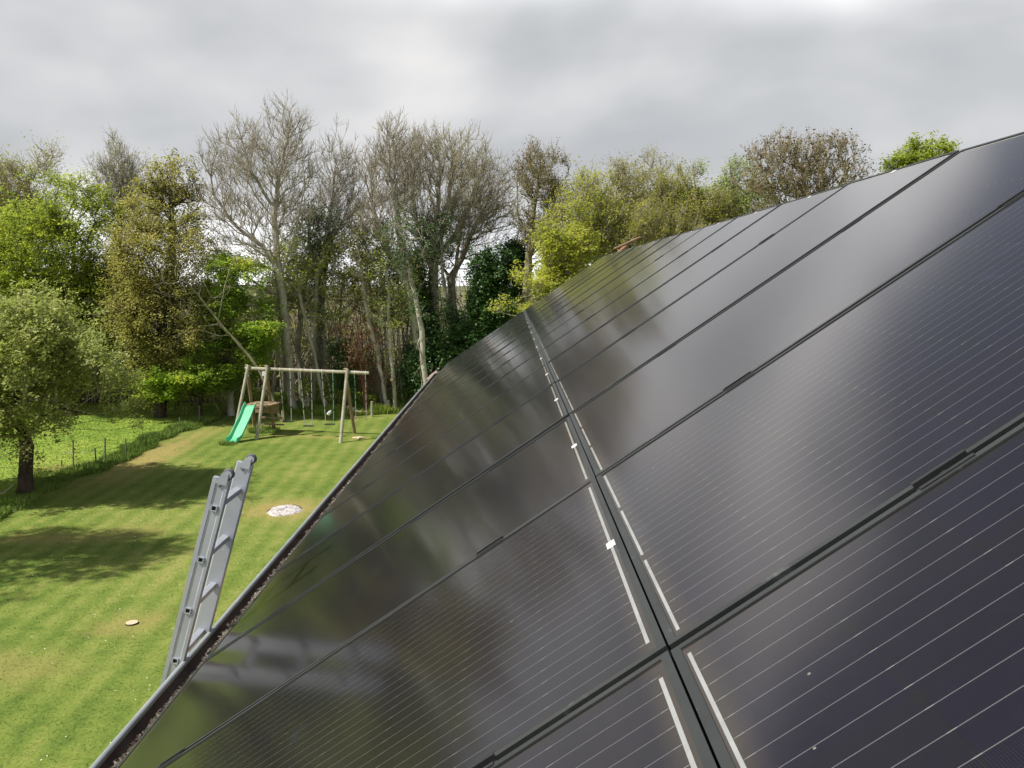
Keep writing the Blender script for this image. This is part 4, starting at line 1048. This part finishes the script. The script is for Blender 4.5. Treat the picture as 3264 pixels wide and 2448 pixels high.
M['rail'] = simple('rail_metal', (0.10, 0.10, 0.10), (0.2, 0.2, 0.2), 6, 0.5, 0.5)

# panel pieces: local x = towards the camera along the eave, y = up the slope, z = off the roof
LIP, LS = 0.0105, 0.013
fr = MB()
def rim(z0, z1):
    fr.box((0, 0, z0), (LIP, PL, z1)); fr.box((PW - LIP, 0, z0), (PW, PL, z1))
    fr.box((LIP, 0, z0), (PW - LIP, LS, z1)); fr.box((LIP, PL - LS, z0), (PW - LIP, PL, z1))
rim(-0.0365, 0.0)
fr.box((-0.0, 0.004, -0.040), (0.028, PL - 0.004, -0.0368)); fr.box((PW - 0.028, 0.004, -0.040), (PW, PL - 0.004, -0.0368))
gl = MB(); gl.box((LIP - 0.001, LS - 0.001, -0.006), (PW - LIP + 0.001, PL - LS + 0.001, -0.0022))
rb1 = MB(); rb1.box((0.050, PL - 0.0255, -0.0021), (PW - 0.040, PL - 0.0195, -0.0017))
segs = [(0.030, 0.325), (0.352, 0.640), (0.668, 0.962)]
lb = MB(); lb.box((0.487, PL - 0.0315, -0.0016), (0.520, PL - 0.012, -0.0011))
cl_ = MB(); cl_.box((-0.0285, 0, 0.0005), (-0.0235, 0.08, 0.0020)); cl_.box((-0.0035, 0, 0.0005), (0.0015, 0.08, 0.0020)); cl_.box((-0.0235, 0.0, -0.010), (-0.0035, 0.08, -0.007)); cl_.box((-0.0235, 0.0, -0.007), (-0.0220, 0.08, 0.0020)); cl_.box((-0.0050, 0.0, -0.007), (-0.0035, 0.08, 0.0020)); cl_.tube([(-0.0135, 0.040, -0.0069), (-0.0135, 0.040, -0.003)], 0.0055, 8)
protos = {}
def part(name, mb, mat, parent, smooth=False, bevel=0.0):
    if name not in protos:
        o = mb.build(name.split('#')[0], mat, None, smooth, bevel); protos[name] = o
    else:
        o = protos[name].copy(); COL.objects.link(o)
    o.parent = parent; return o
ORD = ['first', 'second', 'third', 'fourth', 'fifth', 'sixth', 'seventh', 'eighth', 'ninth', 'tenth', 'eleventh', 'twelfth', 'thirteenth', 'fourteenth', 'fifteenth']
extra_lo = {0: 'nearest full panel beside the gutter', 1: 'carrying the blurred ladder reflection', 2: 'crossing the upper end of the ladder reflection'}
extra_up = {0: 'filling the right edge of the photo', 1: 'reflecting the bright cloud', 2: 'reaching the skyline at the right'}
MLp = Matrix(((0, CT, -ST), (-1, 0, 0), (0, ST, CT)))
rj = random.Random(5)
for row in (0, 1):
    for k in range(-2, 14):
        e_ = bpy.data.objects.new('solar_panel', None); COL.objects.link(e_)
        e_.empty_display_size = 0.1
        where = 'lower' if row == 0 else 'upper'
        if k == -2: lab = 'black solar panel of the %s row just below the bottom edge of the photo' % where
        else:
            lab = '%s black solar panel of the %s row counted from the bottom of the photo' % (ORD[k + 1], where)
            if k == 13: lab = 'last black solar panel of the %s row at the far gable' % where
        tag(e_, lab, 'solar panel', 'black solar panels in two rows on the roof')
        v0 = -PL - 0.0015 if row == 0 else 0.0015
        P = rp3(PITCHU * (k + 1) - 0.010, v0, 0)
        mw = MLp.to_4x4()
        mw = mw @ Matrix.Rotation(math.radians(rj.uniform(-0.14, 0.14)), 4, 'X') @ Matrix.Rotation(math.radians(rj.uniform(-0.16, 0.16)), 4, 'Y')
        mw.translation = P; e_.matrix_world = mw
        part('frame', fr, M['frame'], e_)
        part('glass', gl, M['glass'], e_)
        if k < 9:
            part('ribbon', rb1, M['ribbon'], e_)
            part('label', lb, M['sticker'], e_)
            for i, (a_, b2) in enumerate(segs if row else []):
                rb = MB(); rb.box((a_, 0.0175, -0.0021), (b2, 0.0228, -0.0017)); part('ribbon#%d' % i, rb, M['ribbon'], e_)
        elif k >= 9:
            part('ribbon', rb1, M['ribbon'], e_); part('label', lb, M['sticker'], e_)
        # clamps at the far long edge of the panel
        for cv in ((PL - 1.358, PL - 0.356) if row == 0 else (0.38, 1.165)):
            c_ = part('clamp', cl_, M['black_metal'], e_); c_.location = (0.0035, cv, 0)
# mounting rails under the panels
for v_ in (-1.30, -0.32, 0.42, 1.20):
    mb = MB(); a_ = rp3(u0 + 1.0, v_, -0.062); b_2 = rp3(14.1, v_, -0.062)
    w = ML.to_4x4(); w.translation = a_
    mb.box((0, -0.02, -0.02), (14.1 - u0 - 1.0, 0.02, 0.02), w)
    o = mb.build('mounting_rail', M['rail']); tag(o, 'aluminium mounting rail hidden under the %s row of panels, %s of its two' % ('lower' if v_ < 0 else 'upper', 'lower' if v_ in (-1.30, 0.42) else 'upper'), 'mounting rail', 'mounting rails under the panels')

# ------------------------------------------------------------------ ladder
M['alu'] = None
m, t, b, o = new_mat('aluminium')
co = coords(t); n_ = noise(t, 5, 6, 0.65, co); n2_ = noise(t, 28, 5, 0.7, co)
c1 = ramp(t, n_.outputs['Fac'], [(0.3, (0.40, 0.43, 0.48)), (0.7, (0.54, 0.57, 0.62))])
sc_ = ramp(t, n2_.outputs['Fac'], [(0.635, (0, 0, 0)), (0.70, (1, 1, 1))])
t.links.new(mixc(t, mth(t, 'MULTIPLY', sc_.outputs[0], 0.7), c1.outputs[0], (0.74, 0.74, 0.72)), b.inputs['Base Color'])
b.inputs['Metallic'].default_value = 0.3; b.inputs['Roughness'].default_value = 0.42
M['alu'] = m
M['rubber'] = simple('rubber', (0.09, 0.09, 0.095), (0.15, 0.15, 0.155), 20, 0.7)
M['dark_hole'] = simple('hole_dark', (0.01, 0.01, 0.01), (0.02, 0.02, 0.02), 5, 0.9)
SC = 1.02
h1 = Vector((-1.174, 3.3, -0.8788)) * SC; h4 = Vector((-1.3558, 3.3, -1.5058)) * SC
h1.z += GH; h4.z += GH
upd = (h1 - h4).normalized(); 
ax_d = Vector((0, 1, 0)); side = upd.cross(ax_d).normalized() * -1      # +side points to the house (+x)
if side.x < 0: side = -side
lad = empty('ladder', (0, 0, 0))
tag(lad, 'aluminium ladder with two wheeled stiles leaning against the gutter', 'ladder')
ML_ = Matrix((side, ax_d, upd)).transposed().to_4x4(); ML_.translation = h1
lad.matrix_world = ML_
# local: x to the house, y away from the camera, z up along the stile; origin at the top hole, outer face of the near stile
SW = 0.070; STK = 0.026; LLEN = h1.z / upd.z - 0.02; TOP = 0.124; LW = 0.325
def stile(y0, outer):
    b_ = MB(); hx = SW / 2
    c_ = 0.006
    # C-profile: web with raised outer ribs
    pr = [(-hx, 0), (-hx + 0.016, 0), (-hx + 0.019, 0.003), (hx - 0.019, 0.003), (hx - 0.016, 0), (hx - 0.003, 0), (hx, 0.004), (hx, STK - 0.003), (hx - 0.004, STK),
          (-hx + 0.004, STK), (-hx, STK - 0.003)]
    if not outer: pr = [(p[0], STK - p[1]) for p in reversed(pr)]
    k = len(pr); zs = [-LLEN, TOP]
    vs = [(p[0], y0 + p[1], z_) for z_ in zs for p in pr]
    fs = [(i, (i + 1) % k, k + (i + 1) % k, k + i) for i in range(k)] + [tuple(reversed(range(k))), tuple(range(k, 2 * k))]
    b_.add(vs, fs); o = b_.build('stile', M['alu'], lad); return o
stile(0.0, True); stile(LW - STK, False)
RSP = (h1 - h4).length / 3
nr = int(LLEN / RSP)
rg_ = MB()
s_ = 0.0135
rot = Matrix.Rotation(math.radians(0), 4, 'Y')
rg_.box((-s_, STK, -s_), (s_, LW - STK, s_), rot)
ho = MB(); s2 = 0.0125
ho.box((-s2, -0.004, -s2), (s2, 0.0034, -s2 + 0.004)); ho.box((-s2, -0.004, s2 - 0.004), (s2, 0.0034, s2)); ho.box((-s2, -0.004, -s2 + 0.004), (-s2 + 0.004, 0.0034, s2 - 0.004)); ho.box((s2 - 0.004, -0.004, -s2 + 0.004), (s2, 0.0034, s2 - 0.004))
hd = MB(); hd.box((-s2 + 0.004, 0.0020, -s2 + 0.004), (s2 - 0.004, 0.0029, s2 - 0.004))
for i in range(nr):
    r1 = part('rung', rg_, M['alu'], lad, False, 0.0025); r1.location = (0, 0, -i * RSP)
    r2 = part('rung_end', ho, M['alu'], lad); r2.location = (0, 0, -i * RSP)
    r3 = part('rung_bore', hd, M['dark_hole'], lad); r3.location = (0, 0, -i * RSP)
for j, y0 in enumerate((0.0, LW - STK)):
    wc = Vector((0.020, y0 + STK / 2, TOP + 0.024))
    w = MB(); w.tube([wc + Vector((0, -0.012, 0)), wc + Vector((0, -0.008, 0)), wc + Vector((0, 0.008, 0)), wc + Vector((0, 0.012, 0))], [0.019, 0.0225, 0.0225, 0.019], 28, True)
    wo = w.build('wheel', M['rubber'], lad, True)
    w = MB(); w.tube([wc + Vector((0, -0.0135, 0)), wc + Vector((0, 0.0135, 0))], 0.0155, 24, True); w.tube([wc + Vector((0, -0.019, 0)), wc + Vector((0, 0.019, 0))], 0.005, 8, True)
    ro = w.build('hub', M['alu'], wo, True)
    for yy2 in (-0.0185, 0.0155):
        w = MB(); yq = wc.y + yy2
        tri = [(-0.024, TOP - 0.02), (0.026, TOP - 0.02), (0.026, TOP + 0.004), (0.024, TOP + 0.024), (0.014, TOP + 0.031), (0.0, TOP + 0.028)]
        k = len(tri); vs = [(p[0], yq, p[1]) for p in tri] + [(p[0], yq + 0.003, p[1]) for p in tri]
        w.add(vs, [tuple(range(k)), tuple(reversed(range(k, 2 * k)))] + [(i, k + i, k + (i + 1) % k, (i + 1) % k) for i in range(k)])
        if yy2 < 0 or True: w.build('wheel_bracket', M['alu'], lad)
    w = MB(); yb = y0 if j == 0 else y0
    w.tube([(0.0, yb - 0.004, TOP - 0.030), (0.0, yb + 0.004, TOP - 0.030)], 0.0045, 8, True); w.build('bolt', M['rail'], lad)

# ------------------------------------------------------------------ swing set
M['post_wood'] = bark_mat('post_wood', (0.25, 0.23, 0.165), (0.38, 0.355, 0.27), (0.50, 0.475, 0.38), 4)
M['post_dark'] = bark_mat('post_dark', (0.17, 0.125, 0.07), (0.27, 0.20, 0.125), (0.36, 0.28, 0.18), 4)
M['stake_grey'] = bark_mat('stake_grey', (0.10, 0.10, 0.08), (0.18, 0.17, 0.14), (0.30, 0.28, 0.24), 8)
M['rope'] = simple('rope', (0.34, 0.38, 0.33), (0.5, 0.53, 0.48), 8, 0.8)
M['rope_green'] = simple('rope_green', (0.12, 0.36, 0.22), (0.2, 0.46, 0.3), 8, 0.8)
M['rope_pink'] = simple('rope_pink', (0.40, 0.28, 0.30), (0.52, 0.36, 0.38), 8, 0.8)
M['slide'] = simple('slide_green', (0.10, 0.52, 0.27), (0.12, 0.58, 0.31), 3, 0.55)
M['seat'] = simple('seat_green', (0.02, 0.04, 0.03), (0.04, 0.06, 0.045), 6, 0.5)
M['white'] = simple('white_plastic', (0.72, 0.72, 0.72), (0.82, 0.82, 0.82), 6, 0.5)
sw = empty('swing_set', (-8.9, 30.4, 0)); tag(sw, 'round-post wooden swing frame with play tower on the far lawn', 'swing set')
def sb(mb, name, mat, smooth=True, bevel=0.0, par=None):
    o = mb.build(name, mat, None, smooth, bevel); o.parent = par or sw
    o.location = (8.9, -30.4, 0) if par is None else (0, 0, 0); return o
BL = Vector((-9.56, 30.62, 2.375)); BR = Vector((-4.98, 29.62, 2.305))
bdir = (BR - BL).normalized(); perp = Vector((-bdir.y, bdir.x, 0)).normalized()
if perp.y < 0: perp = -perp
def bp(px):                                  # beam point at a photo column
    k = (px - 1632) / FPX
    tt = (k * BL.y - BL.x) / ((BR.x - BL.x) - k * (BR.y - BL.y)); return BL + (BR - BL) * tt
mb = MB(); mb.tube([BL, BR], [0.062, 0.058], 14); sb(mb, 'beam', M['post_wood'])
def leg(top, base, dark):
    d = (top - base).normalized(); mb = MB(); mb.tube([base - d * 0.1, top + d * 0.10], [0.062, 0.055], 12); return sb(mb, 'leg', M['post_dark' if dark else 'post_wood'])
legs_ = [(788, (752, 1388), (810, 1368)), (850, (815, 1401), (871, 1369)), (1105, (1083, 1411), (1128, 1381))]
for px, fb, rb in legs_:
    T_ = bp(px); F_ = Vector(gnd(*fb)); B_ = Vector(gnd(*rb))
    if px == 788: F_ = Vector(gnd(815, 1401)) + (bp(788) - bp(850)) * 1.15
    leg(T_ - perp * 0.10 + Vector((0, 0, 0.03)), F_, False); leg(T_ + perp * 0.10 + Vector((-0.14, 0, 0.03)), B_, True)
# cross rope hooks
for px in (885.6, 919.5, 952, 987, 1021, 1056, 1125, 1160):
    p = bp(px); mb = MB(); mb.tube([p + Vector((0, 0, 0.066)), p + Vector((0, -0.0665, 0.0)), p + Vector((0, -0.03, -0.085))], 0.010, 6); sb(mb, 'hook', M['white'])
def swing(pl, pr, sl, sr, sy, kind, lab):
    a, b2 = bp(pl), bp(pr); ymid = (a.y + b2.y) / 2
    zc = at((sl + sr) / 2, sy, ymid)[2]
    A = Vector(((sl - 1632) / FPX * ymid, a.y, zc)); B = Vector(((sr - 1632) / FPX * ymid, b2.y, zc))
    e_ = empty('swing', tuple((A + B) / 2)); tag(e_, lab, 'swing')
    o0 = (A + B) / 2
    for i, (p, q) in enumerate(((a, A), (b2, B))):
        top = p + Vector((0, -0.03, -0.08)); m1 = top + (q - top) * 0.5 + Vector((0.006, 0, 0)); mb = MB()
        mb.tube([top - o0, m1 - o0, q - o0], 0.0125, 6)
        mt = 'rope' if (i == 0 or kind != 'c') else 'rope_green'
        if kind == 't': mt = 'rope_green' if i == 0 else 'rope_pink'
        mb.build('rope', M[mt], e_, True)
        for fz in (0.12, 0.33, 0.45, 0.68):
            mb = MB(); c_ = top + (q - top) * (fz + 0.03 * i); d = (q - top).normalized(); mb.tube([c_ - d * 0.03 - o0, c_ + d * 0.03 - o0], 0.022, 8); mb.build('rope_adjuster', M['seat'], e_, True)
    mb = MB()
    if kind == 't':
        mb.tube([A - o0 - Vector((0.03, 0, 0)), B - o0 + Vector((0.03, 0, 0))], 0.016, 8); mb.build('bar', M['post_wood'], e_, True)
        for q in (A, B):
            mb = MB(); c_ = q - o0; ring = [c_ + Vector((0.05 * math.cos(a_), 0, -0.24 + 0.06 * math.sin(a_))) for a_ in np.linspace(0, 2 * PI, 13)]
            mb.tube([c_, c_ + Vector((0, 0, -0.18))], 0.008, 5); mb.tube(ring, 0.012, 6); mb.build('ring', M['rope_pink'], e_, True)
    else:
        mb.box((A.x - o0.x - 0.03, -0.08, -0.02), (B.x - o0.x + 0.03, 0.08, 0.018)); mb.build('seat', M['seat'], e_, False, 0.01)
swing(885.6, 919.5, 893, 919, 1342, 'a', 'highest flat swing seat, left of the three beside the play tower')
swing(952, 987, 960, 986, 1357, 'b', 'lowest flat swing seat, middle of the three in front of the birdhouse')
swing(1021, 1056, 1028, 1055, 1352, 'c', 'flat swing seat with one green rope, nearest the right leg')
swing(1125, 1160, 1126, 1161, 1311, 't', 'trapeze bar with hanging pink rings right of the swing frame')
# number tag box on the second leg
p = bp(838); mb = MB(); mb.box((p.x - 0.065, p.y - 0.16, p.z - 0.24), (p.x + 0.05, p.y - 0.09, p.z - 0.08)); sb(mb, 'white_box', M['white'], False, 0.01)
p = bp(788); mb = MB(); mb.tube([(p.x, p.y - 0.17, p.z - 0.25), (p.x, p.y - 0.12, p.z - 0.25)], 0.03, 10); sb(mb, 'white_cap', M['white'])
# platform and steps
TL, TR = bp(790), bp(852)
zpl = 1.10
f1 = TL - perp * 0.55; f2 = TR - perp * 0.55; b1 = TL + perp * 0.55; b2_ = TR + perp * 0.62
for i in range(7):
    t0, t1 = i / 7 + 0.008, (i + 1) / 7 - 0.008
    A = f1 + (b1 - f1) * t0; B = f2 + (b2_ - f2) * t0; C_ = f2 + (b2_ - f2) * t1; D_ = f1 + (b1 - f1) * t1
    q = [Vector((p.x, p.y, zpl + 0.10 * (j in (2, 3)) * 0.3)) for j, p in enumerate((A, B, C_, D_))]
    q[0].x -= 0.05; q[3].x -= 0.05; q[1].x += 0.14; q[2].x += 0.14
    mb = MB(); mb.add(q + [p - Vector((0, 0, 0.03)) for p in q], [(0, 1, 2, 3), (7, 6, 5, 4), (0, 4, 5, 1), (1, 5, 6, 2), (2, 6, 7, 3), (3, 7, 4, 0)])
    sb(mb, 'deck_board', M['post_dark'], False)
for (z0, z1, off) in ((0.70, 0.86, 0.46), (0.86 + 0.02, 1.03, 0.44), (0.47, 0.53, 0.66), (0.20, 0.26, 0.80)):
    A = TL + perp * (off + 0.05); B = TR + perp * (off + 0.05)
    mb = MB(); w = Matrix.Translation((A.x - 0.12, A.y, 0)) @ Matrix.Rotation(math.atan2(B.y - A.y, B.x - A.x), 4, 'Z')
    L_ = (B - A).length + 0.2; L_ = Vector((B.x - A.x, B.y - A.y, 0)).length + 0.2
    mb.box((0, -0.02, z0), (L_, 0.02, z1), w); sb(mb, 'step_board', M['post_dark'], False)
# slide
sl = empty('slide', (0, 0, 0)); tag(sl, 'mint green plastic wavy slide hooked on the play tower', 'slide')
top_c = Vector(at(797, 1283, 29.85)); bot_c = Vector(gnd(735, 1412))
pts = []
path = [(0.0, 1.16), (0.04, 1.15), (0.10, 1.08), (0.22, 0.88), (0.34, 0.70), (0.46, 0.56), (0.56, 0.44), (0.68, 0.27), (0.78, 0.15), (0.88, 0.09), (1.0, 0.07)]
hv = Vector((bot_c.x - top_c.x, bot_c.y - top_c.y, 0)); wd = Vector((-hv.y, hv.x, 0)).normalized()
if wd.x < 0: wd = -wd
# widen across the line of sight: cross direction mostly along x
mb = MB()
prs = [(-0.215, 0.13), (-0.195, 0.13), (-0.165, 0.005), (0.165, 0.005), (0.195, 0.13), (0.215, 0.13), (0.185, -0.03), (-0.185, -0.03)]
wv = Vector((0.93, -0.1, 0)).normalized()
k = len(prs)
vs = []
import itertools
NS = 28
def pz(s):
    for (s0, z0), (s1, z1) in zip(path[:-1], path[1:]):
        if s <= s1: return z0 + (z1 - z0) * (s - s0) / (s1 - s0)
    return path[-1][1]
for j in range(NS + 1):
    s = j / NS; c_ = Vector((top_c.x, top_c.y, 0)) + hv * s; z_ = (pz(s) + pz(min(1, s + 0.04)) + pz(max(0, s - 0.04))) / 3
    for (u_, h_) in prs: vs.append(tuple(c_ + wv * u_ + Vector((0, 0, z_ + h_ - 0.02))))
fs = [(j * k + i, j * k + (i + 1) % k, (j + 1) * k + (i + 1) % k, (j + 1) * k + i) for j in range(NS) for i in range(k)]
fs += [tuple(reversed(range(k))), tuple(NS * k + i for i in range(k))]
mb.add(vs, fs); o = mb.build('chute', M['slide'], sl, True)

# small things by the wood edge
def post(px, py0, py1, r, lab, name='fence_post', mat='post_dark', lean=0.0, cat='post'):
    base = gnd(px, py1); top = at(px + lean, py0, base[1])
    mb = MB(); mb.tube([(0, 0, -0.1), tuple(Vector(top) - Vector(base))], [r, r * 0.9], 9)
    o = mb.build(name, M[mat], None, True); o.location = base; tag(o, lab, cat); return o
post(1183, 1279, 1328, 0.06, 'short grey fence post at the wood edge right of the trapeze', mat='post_wood')
bh = empty('birdhouse', tuple(gnd(976, 1318))); tag(bh, 'small wooden birdhouse with pitched roof on a post behind the swings', 'birdhouse')
dpt = gnd(976, 1318)[1]; sc_b = dpt / FPX
mb = MB(); mb.tube([(0, 0, -0.1), (0, 0, 22 * sc_b + 0.05)], 0.06, 8); mb.build('post', M['post_dark'], bh, True)
h0, hw = 24 * sc_b, 0.105
mb = MB(); mb.add([(-hw, -0.1, h0), (hw, -0.1, h0), (hw, -0.1, h0 + 0.25), (0, -0.1, h0 + 0.36), (-hw, -0.1, h0 + 0.25), (-hw, 0.1, h0), (hw, 0.1, h0), (hw, 0.1, h0 + 0.25), (0, 0.1, h0 + 0.36), (-hw, 0.1, h0 + 0.25)],
                  [(0, 1, 2, 3, 4), (9, 8, 7, 6, 5), (0, 5, 6, 1), (1, 6, 7, 2), (2, 7, 8, 3), (3, 8, 9, 4), (4, 9, 5, 0)]); mb.build('box', M['post_wood'], bh)
mb = MB()
for s in (-1, 1):
    a = Vector((0, -0.15, h0 + 0.385)); b2 = Vector((s * 0.17, -0.15, h0 + 0.22)); 
    vs = [a, b2, b2 + Vector((0, 0.3, 0)), a + Vector((0, 0.3, 0))]; vs += [p + Vector((0, 0, 0.02)) for p in vs]
    mb.add(vs, [(0, 1, 2, 3), (7, 6, 5, 4), (0, 4, 5, 1), (1, 5, 6, 2), (2, 6, 7, 3), (3, 7, 4, 0)])
mb.build('roof', M['post_wood'], bh)
mb = MB(); mb.tube([(0, -0.102, h0 + 0.16), (0, -0.108, h0 + 0.16)], 0.035, 12); mb.box((-0.05, -0.13, h0 + 0.03), (0.05, -0.101, h0 + 0.045)); mb.build('entrance', M['bark_dark'], bh)
# white jug hanging
p = Vector(at(1047, 1316, 33.5)); mb = MB()
dj = Vector((0.62, 0, 0.78)).normalized()
mb.tube([p - dj * 0.09, p - dj * 0.08, p + dj * 0.05, p + dj * 0.085, p + dj * 0.10, p + dj * 0.13], [0.05, 0.07, 0.07, 0.045, 0.025, 0.025], 12)
o = mb.build('plastic_jug', M['white'], None, True); tag(o, 'white plastic jug tied behind the third swing', 'jug')
mb = MB(); mb.tube([p + Vector((0.0, 0, -p.z - 0.05)), p + Vector((0.06, 0.05, 0)), p + Vector((0.11, 0.05, 0.17)), p + Vector((0.3, 0.1, 0.24))], [0.014, 0.012, 0.010, 0.006], 6)
o = mb.build('bent_stick', M['bark_dark'], None, True); tag(o, 'thin bent stick that holds the white jug', 'stick')

# stakes with wire along the long grass
ST_ = [(230, 1404, 1484, 'thick weathered stake in front of the apple tree crown, left of the group'), (303, 1428, 1482, 'short leaning stake between two taller ones'),
       (332, 1394, 1477, 'tallest dark stake of the near group'), (398, 1398, 1459, 'pale stake at the right end of the near group'),
       (193, 1466, 1484, 'tiny stub stake left of the group in the long grass'), (568, 1330, 1376, 'dark stake in the middle of the long grass strip'),
       (632, 1292, 1352, 'slim grey stake farther up the long grass strip'), (711, 1265, 1325, 'far stake close to the play tower')]
stk = []
for px, y0, y1, lab in ST_:
    o = post(px, y0, y1, 0.022, lab, 'stake', 'stake_grey', lean=(-3 if px == 303 else 2 if px == 568 else 0), cat='stake'); stk.append((Vector(o.location), y0, y1))
def wire(pts, lab, r=0.004, name='wire'):
    mb = MB()
    for a, b2 in zip(pts[:-1], pts[1:]):
        mid = (a + b2) / 2 - Vector((0, 0, 0.04)); mb.tube([a, mid, b2], r, 4)
    o = mb.build(name, M['rail']); tag(o, lab, 'wire')
srt = sorted(stk, key=lambda s: s[0].y)
wire([s[0] + Vector((0, 0, 0.42)) for s in srt], 'sagging wire strung between the stakes along the long grass')
# wire mesh fence at the far side of the meadow
wf = empty('wire_fence', (-18, 38.4, 0)); tag(wf, 'low wire mesh fence in the shade under the beech', 'fence')
fy_ = lambda x: 38.7 - (x + 18) * 0.35
mb = MB()
xs_ = np.arange(-19.5, -11.2, 0.17)
for x0 in xs_:
    mb.tube([(x0 + 18, fy_(x0) - 38.4, 0.02), (x0 + 18 + 0.02 * math.sin(x0 * 5), fy_(x0) - 38.4, 1.05)], 0.004, 3, False)
for z_ in (0.1, 0.27, 0.44, 0.62, 0.8, 1.02):
    mb.tube([(x0 + 18, fy_(x0) - 38.4, z_ + 0.04 * math.sin(x0 * 1.9)) for x0 in xs_[::4]], 0.005, 3, False)
mb.build('mesh', M['rail'], wf)
for x0 in (-19.4, -16.8, -14.1, -11.6):
    mb = MB(); mb.tube([(x0 + 18, fy_(x0) - 38.35, -0.1), (x0 + 18.03, fy_(x0) - 38.35, 1.15)], 0.04, 8); mb.build('post', M['bark_dark'], wf, True)
# pale leaning branch
a = Vector(at(702, 1318, 35.2)); a.z = 0; b2 = Vector(at(664, 1262, 35.2)); mb = MB()
mb.tube([a - Vector((0, 0, 0.05)), a + (b2 - a) * 0.45 + Vector((0.04, 0, 0)), b2], [0.045, 0.04, 0.03], 8); o = mb.build('dead_branch', M['bark_pale'], None, True); tag(o, 'pale barkless branch stuck leaning in the ground left of the slide', 'branch')
# nearby fallen branch at left edge
mb = MB(); p = Vector(gnd(8, 1585)); mb.tube([p + Vector((-0.6, 0, 0.05)), p + Vector((0, 0.02, 0.1)), p + Vector((0.25, 0.05, 0.32))], [0.03, 0.025, 0.015], 6); o = mb.build('fallen_branch', M['bark_tan'], None, True); tag(o, 'short fallen branch left of the apple tree trunk', 'branch')
